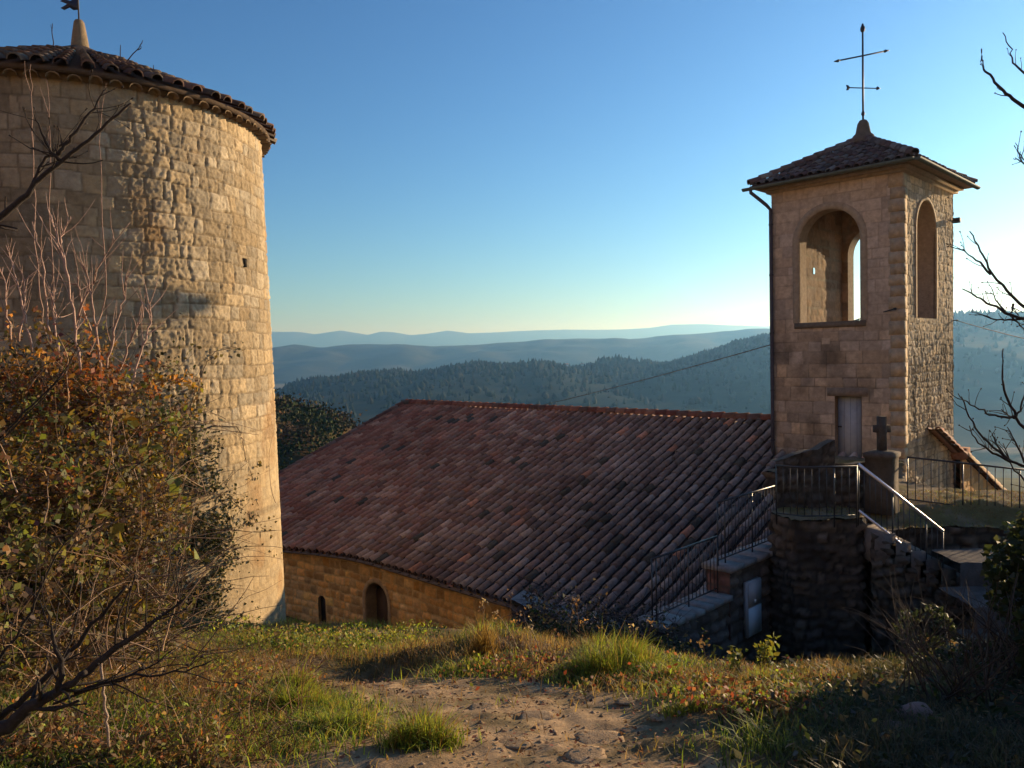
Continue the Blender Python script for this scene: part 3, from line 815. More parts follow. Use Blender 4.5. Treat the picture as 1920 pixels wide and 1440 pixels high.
# gable walls and back wall
def slab(mb, P, col): mb.add(P, np.array([list(range(len(P)))]), col)
for A_, s in ((A1 - .25, 1), (-4.40, -1)):
    prof = [(8.4, -8.2), (8.4, RIDGE[2] - 8.4 * TS), (0, RIDGE[2] - .02), (-8.4, RIDGE[2] - 8.4 * TS), (-8.4, -8.6)]
    if s < 0: prof = [(-2.1, -8.2), (-2.1, RIDGE[2] - 2.1 * TS - .02), (-8.4, RIDGE[2] - 8.4 * TS - .02), (-8.4, -8.6)]
    P = [AQ(A_, q, z) for q, z in prof]
    slab(wmb, P if s > 0 else P[::-1], (.40, .25, .12))
slab(wmb, [AQ(-4.4, -8.4, -8.6), AQ(-4.4, -8.4, RIDGE[2] - 8.4 * TS), AQ(A1 - .25, -8.4, RIDGE[2] - 8.4 * TS), AQ(A1 - .25, -8.4, -8.6)], (.4, .27, .15))
fG = plane_fn(AQ(-4.42, -2.15), EB, -EA)
V, Fq, C = masonry_sheet(fG, 6.2, -7.5, -2.9, .05, (), relief=.02, grain=.008, base=(.50, .28, .11), course=.25, stone=(.3, .6), seed=53, hue=.2, mortar=(.4, .27, .15), ztop=lambda x: RIDGE[2] - (x + 2.15) * TS - .03)
wmb.add(V, Fq, C)
wmb.build('wall', M_STONE, church)
# gable verge coping seen right of the belfry
mb = MB(); ridge_caps(mb, AQ(-4.46, -8.4, RIDGE[2] - 8.4 * TS + .02), AQ(-4.46, -2.3, RIDGE[2] - 2.3 * TS + .02), .12, .4, 8, np.array([[.4, .3, .2], [.36, .24, .16]])); mb.build('gable_coping', M_TILE, church)
mb = MB(); mb.box(AQ(-4.52, -1.95, -3.05), -EN * .6, EA * .6, UP * .28, (.22, .10, .06)); mb.build('gable_kneeler', M_TILE, church)
Pd, Nd = fW(np.array([cd.c]), np.array([-6.5])); Pd, Nd = Pd[0] * [1, 1, 0], Nd[0]; Td = np.cross(UP, Nd)
mb = MB(); mb.box(Pd - Nd * .42 - Td * cd.hw + UP * -8.4, Td * cd.hw * 1.0, Nd * .05, UP * (za + 8.4 - .12), (.10, .065, .045)); mb.box(Pd - Nd * .6 - Td * cd.hw + UP * -8.4, Td * cd.hw * 2, Nd * .03, UP * (za + 8.4), (.015, .012, .012))  # near-black rear sheet paints the dark inside the doorway
chd = mb.build('door', M_WOOD, church)
mb = MB(); mb.cbox(Pd - Nd * .36 - Td * .06 + UP * -6.75, Td * .04, Nd * .03, UP * .1, (.05, .05, .05)); mb.build('handle', M_IRON, chd)
Pw, Nw = fW(np.array([cw.c]), np.array([-6.5])); Pw, Nw = Pw[0] * [1, 1, 0], Nw[0]; Tw = np.cross(UP, Nw)
mb = MB(); mb.box(Pw - Nw * .13 - Tw * .2 + UP * -8.1, Tw * .4, Nw * .02, UP * (za2 + 8.15), (.02, .02, .025)); mb.build('window', M_PANEL, church)
ring_plate(cd, fW, .13, .015, (.46, .31, .17)).build('arch_surround', M_STONE, church)

# ------------------------------------------------------------------ terrace, parapet, stairs
terr = thing('retaining_wall', 'dark rubble retaining wall carrying the terrace in front of the belfry door', 'wall', (6, 13.5, -5))
ZT = -2.93
plan = [AQ(-1.7, 1.80)[:2], AQ(-1.7, 3.6)[:2], AQ(-4.0, 3.6)[:2], AQ(-4.0, 7.95)[:2], (4.78, 13.15), (5.9, 12.95), (6.15, 13.4), (7.6, 13.45), (9.2, 13.2), (11.5, 12.7), (15, 12.4), (17, 13.5), (16, 15.6), (11.5, 14.9), (9.0, 15.3), (8.4, 16.6), AQ(-4.25, 1.80)[:2]]
plan = [tuple(map(float, p)) for p in plan]
front = plan
fT, LT, cumT = path_fn([plan[0]] + plan[1:12])
tmb = MB()
def front_y(x): return np.interp(x, [6.15, 7.6, 9.2, 11.5, 15], [13.4, 13.45, 13.2, 12.7, 12.4])
def terrace_z(X, Y):
    return ZT + .01 + (fbm(X * 1.6, Y * 1.6, 3, 71) - .5) * .12 - .27 * sstep(1.1, .1, Y - front_y(X)) * sstep(5.95, 6.5, X) + .24 * sstep(2.9, 2.3, -R2 * (X - RIDGE[0]) - R2 * (Y - RIDGE[1]))
def terrace_top(s):
    p = fT(s, s * 0)[0]; return np.where(p[:, 0] > 4, terrace_z(p[:, 0], p[:, 1]) - .02, ZT)
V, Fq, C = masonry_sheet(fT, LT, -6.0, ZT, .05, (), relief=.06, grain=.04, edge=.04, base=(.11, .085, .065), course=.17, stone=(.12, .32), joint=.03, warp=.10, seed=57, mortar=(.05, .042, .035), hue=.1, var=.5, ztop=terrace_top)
tmb.add(V, Fq[:, ::-1] if False else Fq, C)
fT2, LT2, _ = path_fn(plan[11:] )
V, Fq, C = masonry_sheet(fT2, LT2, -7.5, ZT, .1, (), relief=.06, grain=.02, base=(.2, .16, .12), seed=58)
tmb.add(V, Fq, C)
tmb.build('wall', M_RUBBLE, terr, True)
lw = MB()
def wall_px(P, Yw, th, seed):
    Q = np.array([at(x, y, Yw) for x, y in P]); W = Q[-1, 0] - Q[0, 0]
    fn = plane_fn((Q[0, 0], Yw, 0), np.array([1.0, 0, 0]), np.array([0, -1.0, 0]))
    top = lambda x: np.interp(x, Q[:, 0] - Q[0, 0], Q[:, 2]) + (fbm(x * 4, x * 0 + seed, 3, 15) - .5) * .10
    V, F_, C_ = masonry_sheet(fn, W, ZT - .2, ZT + .9, .04, (), relief=.05, grain=.025, edge=.04, base=(.10, .078, .06), course=.17, stone=(.14, .34), joint=.03, warp=.08, seed=seed, mortar=(.06, .05, .04), ztop=top)
    lw.add(V, F_, C_)
    xs = np.linspace(0, W, 24); Pt, _ = fn(xs, top(xs)); k = len(xs)
    lw.add(np.concatenate([Pt, Pt + np.array([0, th, -.03])]), np.array([[i, i + 1, k + i + 1, k + i] for i in range(k - 1)]), (.12, .095, .075))
wall_px([(1454, 866), (1500, 853), (1566, 826)], 14.1, .35, 601)
wall_px([(1565, 868), (1600, 869), (1642, 866)], 14.25, .30, 602)
lw.build('landing_wall', M_RUBBLE, terr)
# top of the terrace: a fan of turf and worn soil
from mathutils.geometry import tessellate_polygon
def inside_poly(x, y, P):
    c = np.zeros(x.shape, bool); j = len(P) - 1
    for i in range(len(P)):
        xi, yi = P[i]; xj, yj = P[j]
        m = ((yi > y) != (yj > y)) & (x < (xj - xi) * (y - yi) / (yj - yi + 1e-12) + xi)
        c ^= m; j = i
    return c
tx = np.arange(2.5, 17.3, .07); ty = np.arange(12.2, 21.2, .07)
TX, TY = np.meshgrid(tx, ty)
TZ = terrace_z(TX, TY) + (fbm(TX * 7, TY * 7, 2, 72) - .5) * .05
keep = inside_poly((TX[:-1, :-1] + .035).ravel(), (TY[:-1, :-1] + .035).ravel(), plan).reshape(len(ty) - 1, len(tx) - 1)
tn = fbm(TX * 2, TY * 2, 4, 73).ravel()[:, None]
tcol = np.array([.17, .13, .05]) * (1 - sstep(.4, .6, tn)) + np.array([.24, .17, .10]) * sstep(.4, .6, tn)
mk('turf_top', np.stack([TX, TY, TZ], -1).reshape(-1, 3), grid_faces(len(ty), len(tx), keep), M_GROUND, terr, tcol, True)
def rail_glint(): return (.42, .36, .35)
# parapet beside the church roof
par = thing('parapet_wall', 'stepped low parapet wall with pale coping beside the right end of the church roof', 'wall', AQ(-3.9, 9, -4.9))
ZU, ZL = -3.63, -4.10
mb = MB()
for q0, q1, zt in ((6.2, 9.35, ZU), (9.35, 11.3, ZL)):
    fn, L, _ = path_fn([AQ(-4.0, q1)[:2], AQ(-4.0, q0)[:2]])
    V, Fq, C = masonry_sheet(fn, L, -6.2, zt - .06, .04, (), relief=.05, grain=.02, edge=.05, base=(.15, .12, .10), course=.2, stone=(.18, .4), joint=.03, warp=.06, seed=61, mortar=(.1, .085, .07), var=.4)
    mb.add(V, Fq, C)
    fn, L, _ = path_fn([AQ(-3.55, q0)[:2], AQ(-3.55, q1)[:2]])
    V, Fq, C = masonry_sheet(fn, L, -6.2, zt - .06, .08, (), relief=.03, grain=.01, base=(.16, .13, .11), seed=62)
    mb.add(V, Fq, C)
for q1, zt, c in ((9.35, ZU, (.20, .105, .085)), (11.3, ZL, (.15, .12, .1))):
    fn, L, _ = path_fn([AQ(-3.55, q1)[:2], AQ(-4.0, q1)[:2]])
    V, Fq, C = masonry_sheet(fn, L, -6.2, zt - .06, .04, (), relief=.015, grain=.006, base=c, course=.09, stone=(.18, .24), joint=.012, warp=.01, seed=63, mortar=(.14, .1, .08))
    mb.add(V, Fq, C)
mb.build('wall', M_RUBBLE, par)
for q0, q1, zt in ((6.2, 9.42, ZU), (9.36, 11.38, ZL)):
    mb = MB(); k = 7
    rq = np.random.default_rng(int(q0 * 10))
    for i in range(k):
        a_, b_ = q0 + (q1 - q0) * i / k, q0 + (q1 - q0) * (i + 1) / k - .012
        mb.box(AQ(-4.06, a_, zt - .07 + rq.normal(0, .006)), EN * (b_ - a_), EA * .56, UP * .085, np.array([.33, .30, .28]) * rq.uniform(.85, 1.1))
    mb.build('coping', M_STONE, par)
# utility box on the parapet
box = thing('utility_box', 'narrow pale electricity cabinet set upright in the dark rubble wall', 'electric cabinet', AQ(-4.05, 8.65, -4.95))
mb = MB(); mb.box(AQ(-4.0, 8.90, -4.93), -EN * .48, -EA * .07, UP * .95, (.42, .43, .44)); mb.build('casing', M_PANEL, box)
mb = MB(); mb.box(AQ(-4.078, 8.88, -4.40), -EN * .44, -EA * .014, UP * .40, (.44, .44, .45)); up_ = mb.build('upper_panel', M_PANEL, box)
mb = MB(); mb.cbox(AQ(-4.10, 8.68, -4.33), -EN * .05, -EA * .02, UP * .05, (.8, .8, .8)); mb.build('lock', M_PANEL, up_)
mb = MB(); mb.box(AQ(-4.078, 8.88, -4.91), -EN * .44, -EA * .012, UP * .48, (.58, .70, .76)); lp_ = mb.build('lower_panel', M_PANEL, box); lp_['label'] = 'paler bluish lower panel'
# railings
DK = (.035, .03, .03); PK = (.92, .84, .82)
def railing(name, label, pts, h, drop, gap=.115, post_every=8, top_col=DK, group=None, rr=.017, low=True, bal=.0075):
    """pts: foot points (world); vertical balusters between a top and a bottom rail"""
    P = np.asarray(pts, float)
    t = thing(name, label, 'railing', P.mean(0), group)
    seg = np.linalg.norm(np.diff(P, axis=0), axis=1); cum = np.concatenate([[0], np.cumsum(seg)])
    n = max(2, int(cum[-1] / gap)); s = np.linspace(0, cum[-1], n + 1)
    B = np.stack([np.interp(s, cum, P[:, i]) for i in range(3)], 1)
    mb = MB(); mb.tube(P + UP * h, rr, 9, top_col); mb.build('top_rail', M_RAIL if top_col is PK else M_STEEL, t, True)
    if low:
        mb = MB(); mb.tube(P + UP * .10, rr * .75, 8, top_col); mb.build('bottom_rail', M_RAIL if top_col is PK else M_STEEL, t, True)
    for i in range(n + 1):
        post = i % post_every == 0 or i == n
        mb = MB()
        if post: mb.tube([B[i] - UP * drop, B[i] + UP * (h + .012)], bal * 1.7, 6, DK)
        else: mb.tube([B[i] + UP * .10, B[i] + UP * h], bal, 5, DK)
        mb.build('post' if post else 'baluster', M_STEEL, t)
    return t
railing('railing', 'dark iron railing standing on the upper level coping of the parapet', [AQ(-3.8, 6.3, ZU), AQ(-3.8, 9.38, ZU)], 1.08, .05, .115)
railing('railing', 'dark iron railing on the lower step of the parapet by the roof edge', [AQ(-3.8, 9.4, ZL), AQ(-3.8, 11.3, ZL)], .98, .05, .11)
RF = [np.array([4.55, 13.35, ZT - .02]), np.array([4.9, 13.05, ZT - .02]), np.array([5.76, 12.93, ZT])]
railing('railing', 'dark iron railing along the terrace edge in front of the belfry door', RF, .93, .1, .115)
s0 = at(1610, 968, 12.6); s1 = at(1768, 1092, 12.75)
railing('handrail', 'sloping stair handrail with its top bar shining white in the sun', [s0, s1], .86, .15, .12, 6, PK, None, .027)
h0 = at(1705, 948, 14.45); h1 = at(1815, 962, 14.2); h2 = at(1960, 978, 13.9)
hz_ = [np.array([p[0], p[1], ZT]) for p in (h0, h1, h2)]
hz_ = [at(1702, 946, 14.5), at(1815, 960, 14.2), at(1990, 982, 13.8)]
railing('railing', 'black railing on the sunlit turf edge right of the belfry', hz_, .90, .12, .128, 7)
# stone cross on a pedestal
sc = thing('stone_cross', 'small weathered stone cross on a block pedestal beside the belfry', 'cross', (6.62, 14.0, ZT))
pc = np.array([6.72, 14.05, ZT])
mb = MB()
mb.lathe(pc, [(.32, -.1), (.30, .5), (.31, .9), (.35, .93), (.35, 1.0), (.18, 1.04)], 4, (.12, .095, .075))
mb.build('pedestal', M_RUBBLE, sc)
mb = MB()
mb.box(pc + np.array([-.065, -.06, 1.0]), (.13, 0, 0), (0, .12, 0), UP * .66, (.10, .08, .065))
mb.lathe(pc + UP * 1.36, [(.07, -.14), (.085, -.06), (.095, 0.02), (.085, .1), (.07, .16)], 10, (.10, .08, .065))
mb.box(pc + np.array([-.14, -.055, 1.37]), (.28, 0, 0), (0, .11, 0), UP * .13, (.10, .08, .065))
mb.build('cross', M_RUBBLE, sc)
# stairs down from the terrace to the right, then broad slabs
st = thing('stone_stairs', 'worn stone steps going down from the terrace beside the shining handrail', 'stairs', (6.6, 13, -3.8))
rs = np.random.default_rng(4)
for k in range(6):
    x = 5.92 + .25 * k; z = ZT - .155 * (k + 1)
    mb = MB(); mb.box((x, 12.62, z - .5), (.34, 0, 0), (0, .8, 0), UP * .5, np.array([.17, .14, .12]) * rs.uniform(.85, 1.15)); mb.build('step', M_RUBBLE, st)
sw = MB()
fn, L, _ = path_fn([(5.86, 12.6), (7.5, 12.6)])
V, Fq, C = masonry_sheet(fn, L, -6, -3, .05, (), relief=.06, grain=.04, edge=.05, base=(.12, .1, .08), course=.16, stone=(.12, .3), joint=.03, warp=.08, seed=64, mortar=(.05, .04, .03), ztop=lambda x: ZT - .12 - .62 * x)
sw.add(V, Fq, C); sw.build('side_wall', M_RUBBLE, st)
def slab_step(x0, x1, y0, y1, z, h, col):
    nx_, ny_ = 40, 14
    xx = np.linspace(x0, x1, nx_); yy = np.linspace(0, 1, ny_)
    X_, Y_ = np.meshgrid(xx, yy)
    Yf = y0 + (y1 - y0) * Y_ + (1 - Y_) * (fbm(X_ * 1.5, X_ * 0 + z * 7, 3, 8) - .5) * .35
    Zt = z + (fbm(X_ * 3, Yf * 3, 3, 9) - .5) * .06
    V = np.stack([X_, Yf, Zt], -1).reshape(-1, 3); F_ = grid_faces(ny_, nx_)
    Vb_ = V[:nx_] - UP * h
    F2 = np.array([[i, nx_ * ny_ + i, nx_ * ny_ + i + 1, i + 1] for i in range(nx_ - 1)])[:, ::-1]
    mb = MB(); mb.add(np.concatenate([V, Vb_]), [F_, F2[:, ::-1]], col)
    return mb
ws = thing('stone_steps', 'broad pale stone steps at the right edge leading up from the yard', 'steps', (8, 11.5, -4))
for (x0, x1, y0, y1, z, c) in ((6.9, 12, 11.9, 12.75, -3.40, (.13, .11, .10)), (6.55, 12, 10.95, 11.9, -3.76, (.15, .13, .12)), (6.2, 12, 10.1, 10.9, -4.05, (.11, .10, .085))):
    slab_step(x0, x1, y0, y1, z, .5, np.array(c) * .8).build('step', M_RUBBLE, ws, True)
# ruined wall end buried in dry bramble
rw = thing('ruined_wall', 'low tumbled end of wall under dry bramble between path and church roof', 'wall', (1.2, 11.4, -4.8))
rp = [(-.1, 12.2), (.7, 11.75), (1.5, 11.5), AQ(-4.0, 11.35)[:2]]
fn, L, _ = path_fn(rp)
def rtop(x): return -4.25 + .35 * sstep(L * .75, 0, x) + (fbm(x * 2.2, x * 0 + 3, 3, 12) - .5) * .35
V, Fq, C = masonry_sheet(fn, L, -6, -4, .045, (), relief=.09, grain=.03, edge=.06, base=(.15, .13, .115), course=.2, stone=(.2, .45), joint=.03, warp=.08, seed=66, mortar=(.05, .04, .035), ztop=rtop)
mb = MB(); mb.add(V, Fq, C)
xs = np.linspace(0, L, 60); Pp, Np = fn(xs, rtop(xs)); 
Vt = np.concatenate([Pp, Pp - Np * .45 + UP * .02]); mb.add(Vt, np.array([[i, i + 1, 61 + i, 60 + i] for i in range(59)]), (.24, .22, .21))
mb.build('wall', M_RUBBLE, rw)
SKY_STRENGTH, SUN_STRENGTH, EXPOSURE = 0.080, 5.0, 0.80
SUN_COL = (1.0, .83, .60)
SKYP = (0, 1.05, 0.15, 4.6)
HAZE = ((.22, .52, 1.0, 1), 0.00013, 0.55)
SHADOW_SHRUBS = [(3.7, 4.9, 1.0, .65), (5.15, 6.3, 1.1, .8), (3.0, 3.75, .7, .5), (8.0, 9.8, 2.3, .8)]  # shrubs added mostly out of view to shade the lower right
# ------------------------------------------------------------------ far country
def polyline_px(P, Y):
    return np.array([at(px, py, Y) for px, py in P])
def ridge(name, crest_px, Yc, depth_front, base_z, xr, nx, ny, rough, seed, col, col2, back=None, kind='structure'):
    """a hill whose crest stands at distance Yc with the skyline read from the photo"""
    C = polyline_px(crest_px, Yc)
    xs = np.linspace(xr[0], xr[1], nx)
    zc = np.interp(xs, C[:, 0], C[:, 2])
    zc = zc + (fbm(xs / rough[0], xs * 0 + seed, 4, seed) - .5) * rough[1]
    back = back or depth_front * .7
    ts = np.concatenate([np.linspace(-1, 0, ny), np.linspace(0, 1, max(4, ny // 3))[1:]])
    X, T = np.meshgrid(xs, ts)
    Yg = Yc + np.where(T < 0, T * depth_front, T * back)
    prof = np.where(T < 0, np.cos(T * math.pi / 2) ** 1.15, np.cos(T * math.pi / 2))
    n = fbm(X / rough[0] * 2, Yg / rough[0] * 2, 5, seed + 3) - .5
    rid = np.abs(fbm(X / rough[0] * .9 + 5, Yg / rough[0] * .35, 4, seed + 6) - .5) * 2
    env = np.clip(-T * 3, 0, 1) * np.clip((1 + T) * 4, 0, 1)
    Z = base_z + (zc[None, :] - base_z) * prof + (n * rough[1] * 1.2 - rid * rough[1] * .9) * env
    t = sstep(.42, .6, fbm(X / rough[0] * 3, Yg / rough[0] * 3, 4, seed + 9)).ravel()[:, None]
    c = np.asarray(col) * (1 - t) + np.asarray(col2) * t
    o = mk(name, np.stack([X, Yg, Z], -1).reshape(-1, 3), grid_faces(len(ts), nx), M_FOREST, None, c, True)
    tag(o, kind=kind)
    return xs, zc, (X, Yg, Z)
# valley sheet
vx = np.concatenate([np.linspace(-18500, -400, 60), np.linspace(-380, 600, 70), np.linspace(650, 18500, 60)])
vy = np.concatenate([np.linspace(-900, 20, 12), np.linspace(44, 900, 70), np.linspace(940, 17200, 80)])
VX, VY = np.meshgrid(vx, vy)
dist = np.hypot(VX * .8, VY)
VZ = -14 - 110 * sstep(30, 700, dist) + (fbm(VX / 160, VY / 160, 4, 120) - .5) * 26 * sstep(60, 400, dist)
near = (np.abs(VX) < 27) & (VY < 43) & (VY > -9)
VZ = np.where((dist < 60) , np.minimum(VZ, -16), VZ)
VZ = np.where(VY < 10, np.minimum(VZ, -14), VZ)
fld = fbm(VX / 70, VY / 45, 3, 122).ravel()[:, None]
fl2 = (np.floor(fbm(VX / 120, VY / 60, 2, 125) * 9) % 3).ravel()[:, None]
wood = np.array([.035, .045, .02]); fieldc = np.where(fl2 < 1, np.array([.20, .15, .08]), np.where(fl2 < 2, np.array([.09, .11, .04]), np.array([.14, .10, .06])))
vcol = np.where(fld > .52, fieldc, wood)
vcol = np.where((dist.ravel() < 350)[:, None], np.array([.05, .055, .025]) * (.6 + .8 * fld), vcol)
tag(mk('valley', np.stack([VX, VY, VZ], -1).reshape(-1, 3), grid_faces(len(vy), len(vx)), M_FOREST, None, vcol, True), kind='structure')
# skylines
far_c = [(-3000, 625), (0, 630), (300, 624), (510, 622), (560, 622), (592, 627), (640, 620), (672, 625), (690, 628), (715, 622), (742, 624), (768, 629), (800, 627), (840, 620), (880, 625), (940, 622), (1000, 619), (1060, 617), (1110, 618), (1170, 617), (1220, 614), (1260, 608), (1310, 607), (1370, 610), (1430, 612), (1600, 606), (1800, 598), (2300, 600), (4000, 590)]
ridge('far_mountains', far_c, 15500, 1800, -110, (-18500, 18500), 420, 16, (1500, 40), 130, (.05, .055, .04), (.07, .065, .05))
mid_c = [(-3000, 640), (0, 655), (300, 660), (512, 656), (540, 652), (562, 648), (584, 650), (602, 652), (630, 650), (665, 646), (700, 645), (760, 647), (820, 647), (900, 647), (960, 644), (1010, 640), (1090, 637), (1160, 633), (1240, 631), (1320, 627), (1390, 622), (1430, 619), (1560, 612), (1800, 604), (2300, 590), (4000, 560)]
ridge('wooded_range', mid_c, 5600, 1500, -112, (-9000, 9000), 420, 34, (420, 55), 140, (.028, .036, .018), (.05, .05, .028))
near_c = [(-2500, 800), (0, 775), (300, 760), (470, 748), (520, 741), (560, 733), (610, 722), (660, 708), (700, 703), (760, 697), (800, 699), (850, 690), (900, 684), (960, 688), (1000, 682), (1035, 684), (1060, 690), (1100, 690), (1150, 684), (1200, 686), (1250, 681), (1300, 668), (1350, 655), (1400, 640), (1440, 628), (1520, 616), (1600, 608), (1700, 602), (1800, 600), (1880, 602), (1960, 604), (2300, 590), (3500, 560)]
NX, NZ, NG = ridge('forest_ridge', near_c, 2000, 1100, -122, (-2600, 3400), 520, 60, (260, 16), 150, (.020, .030, .016), (.025, .034, .018))
spur_c = [(-900, 640), (0, 720), (300, 745), (440, 758), (515, 768), (545, 776), (575, 786), (600, 790), (625, 797), (650, 812), (680, 840), (720, 880), (800, 940), (1000, 1050)]
SX, SZ, SG = ridge('wooded_spur', spur_c, 190, 130, -75, (-260, 30), 180, 50, (22, 3.0), 160, (.035, .045, .015), (.075, .045, .018), back=120)
# unseen hill added behind the viewpoint to bounce warm sunlight onto shaded walls
hx = np.linspace(-75, 45, 90); hy = np.linspace(-62, -8.2, 60)
HX, HY = np.meshgrid(hx, hy)
HZ = -1.2 + 26 * (1 - np.cos(np.clip((-8.2 - HY) / 54, 0, 1) * math.pi)) / 2 + (fbm(HX / 6, HY / 6, 4, 118) - .5) * 1.8 * sstep(-9, -16, HY) - .12
hn = fbm(HX / 4, HY / 4, 4, 119).ravel()[:, None]
tag(mk('bounce_hill', np.stack([HX, HY, HZ], -1).reshape(-1, 3), grid_faces(60, 90), M_GROUND, None, np.array([.56, .39, .21]) * (.7 + .6 * hn), True), kind='structure')
# second unseen hill added on the left to bounce sunlight back
hx = np.linspace(-85, -21, 60); hy = np.linspace(-60, 26, 70)
HX, HY = np.meshgrid(hx, hy); t_ = np.clip((-21 - HX) / 50, 0, 1)
HZ = -3.2 - .12 * np.clip(HY, 0, 30) * (1 - t_) + 24 * (1 - np.cos(t_ * math.pi)) / 2 + (fbm(HX / 6, HY / 6, 4, 128) - .5) * 1.6 * sstep(.03, .15, t_)
hn = fbm(HX / 4, HY / 4, 4, 129).ravel()[:, None]
tag(mk('bounce_hill', np.stack([HX, HY, HZ], -1).reshape(-1, 3), grid_faces(70, 60), M_GROUND, None, np.array([.56, .39, .21]) * (.7 + .6 * hn), True), kind='structure')
# trees of the forest ridge and of the spur
def leaf_cards(C, size, rg, up=0.0, asp=0.62):
    """leaf-shaped faces (folded rhombs) scattered at C"""
    n = len(C)
    d = rg.normal(size=(n, 3)); d[:, 2] += up; d /= np.linalg.norm(d, axis=1)[:, None]
    r = rg.normal(size=(n, 3)); s = np.cross(d, r); s /= np.linalg.norm(s, axis=1)[:, None] + 1e-9
    w = np.cross(d, s)
    L = np.broadcast_to(np.asarray(size, float), (n,)) * rg.uniform(.6, 1.35, n)
    L = L[:, None]
    base = C - d * L * .5
    A = base; B = base + d * L * .45 + s * L * asp * .5 + w * L * .10; T = base + d * L; D = base + d * L * .45 - s * L * asp * .5 + w * L * .10
    V = np.stack([A, B, T, D], 1).reshape(-1, 3)
    return V, np.arange(4 * n).reshape(n, 4)
def pick(pal, n, rg, var=.25):
    pal = np.asarray(pal, float)
    c = pal[rg.integers(len(pal), size=n)] * rg.uniform(1 - var, 1 + var, (n, 1))
    return c
rg = np.random.default_rng(170)
def forest(name, n, X, Y, Z, h, pal, seed, mat, conif=.7):
    rg = np.random.default_rng(seed)
    m = len(X); sides = 6
    H = h * rg.uniform(.4, 1.5, m); Rr = H * rg.uniform(.16, .34, m)
    con = rg.random(m) < conif
    Vs, Cs, Fq, Ft = [], [], [], []
    t = np.arange(sides) * 2 * math.pi / sides
    c0 = pick(pal, m, rg, .35)
    prof = [(0.08, .55), (.30, 1.0), (.65, .72), (1.0, .05)]
    V = np.zeros((m, len(prof) * sides, 3))
    for k, (hz, rr) in enumerate(prof):
        rk = np.where(con, [.75, .95, .5, .04][k], [.6, 1.25, 1.15, .25][k]) * Rr
        jit = rg.uniform(.7, 1.3, (m, sides))
        V[:, k * sides:(k + 1) * sides, 0] = X[:, None] + rk[:, None] * jit * np.cos(t)[None]
        V[:, k * sides:(k + 1) * sides, 1] = Y[:, None] + rk[:, None] * jit * np.sin(t)[None]
        V[:, k * sides:(k + 1) * sides, 2] = (Z + H * hz * np.where(con, 1, .8))[:, None] + rg.normal(0, .03, (m, sides)) * H[:, None]
    K = len(prof) * sides
    q = np.array([[k * sides + i, k * sides + (i + 1) % sides, (k + 1) * sides + (i + 1) % sides, (k + 1) * sides + i] for k in range(len(prof) - 1) for i in range(sides)])
    F = (q[None] + (np.arange(m) * K)[:, None, None]).reshape(-1, 4)
    o = mk(name, V.reshape(-1, 3), F, mat, None, np.repeat(c0, K, axis=0), False)
    return tag(o, kind='stuff')
m = 11000
X = rg.uniform(-900, 2300, m); T = -np.abs(rg.normal(0, .16, m)); T[:2600] = rg.uniform(-.03, .01, 2600); T[2600:6500] = rg.uniform(-.75, 0, 3900)
def ridge_z(G, X, T):
    Xg, Yg, Zg = G
    xs = Xg[0]; ys = Yg[:, 0]
    return xs, ys, Zg
def sample(G, X, Y):
    Xg, Yg, Zg = G; xs = Xg[0]; ys = Yg[:, 0]
    i = np.clip(np.searchsorted(xs, X) - 1, 0, len(xs) - 2); j = np.clip(np.searchsorted(ys, Y) - 1, 0, len(ys) - 2)
    fx = np.clip((X - xs[i]) / (xs[i + 1] - xs[i]), 0, 1); fy = np.clip((Y - ys[j]) / (ys[j + 1] - ys[j]), 0, 1)
    return (Zg[j, i] * (1 - fx) + Zg[j, i + 1] * fx) * (1 - fy) + (Zg[j + 1, i] * (1 - fx) + Zg[j + 1, i + 1] * fx) * fy
Y = 2000 + T * 1100
Z = sample(NG, X, Y) - 1.5
dens = fbm(X / 130, X * 0 + 2.2, 3, 171)
keep = (T < -.04) | (dens > .40)
hh = np.where(T > -.04, 8 + 15 * sstep(.42, .7, dens), 12)
forest('forest', 0, X[keep], Y[keep], Z[keep], hh[keep], [(.020, .030, .014), (.026, .034, .014), (.035, .036, .018)], 172, M_FOREST, .5)
m = 2600
X = rg.uniform(-125, -10, m); Y = rg.uniform(95, 215, m)
Z = sample(SG, X, Y) - .3
hue = fbm(X / 14, Y / 14, 3, 174)
pal = [(.045, .06, .018), (.035, .05, .016), (.06, .065, .02), (.10, .055, .02), (.085, .05, .025)]
n_leaf = 22
H = rg.uniform(1.8, 4.6, m)
ce = np.stack([X, Y, Z + H * .5], 1)
P = (ce[:, None, :] + rg.normal(size=(m, n_leaf, 3)) * (H * .27)[:, None, None] * np.array([1, 1, 1.1])).reshape(-1, 3)
Vq, Fq = leaf_cards(P, .75, rg, 0, .9)
up_ = sstep(.45, .62, hue + np.clip((Y - 165) / 150, -.3, .3))[:, None]
cT = pick([(.04, .055, .018), (.03, .045, .015), (.055, .06, .02)], m, rg) * (1 - up_) + pick([(.12, .06, .022), (.09, .055, .03), (.07, .06, .025)], m, rg) * up_
tag(mk('hillside_woods', Vq, Fq, M_WOODS, None, np.repeat(np.repeat(cT, n_leaf, axis=0), 4, axis=0)), kind='stuff')
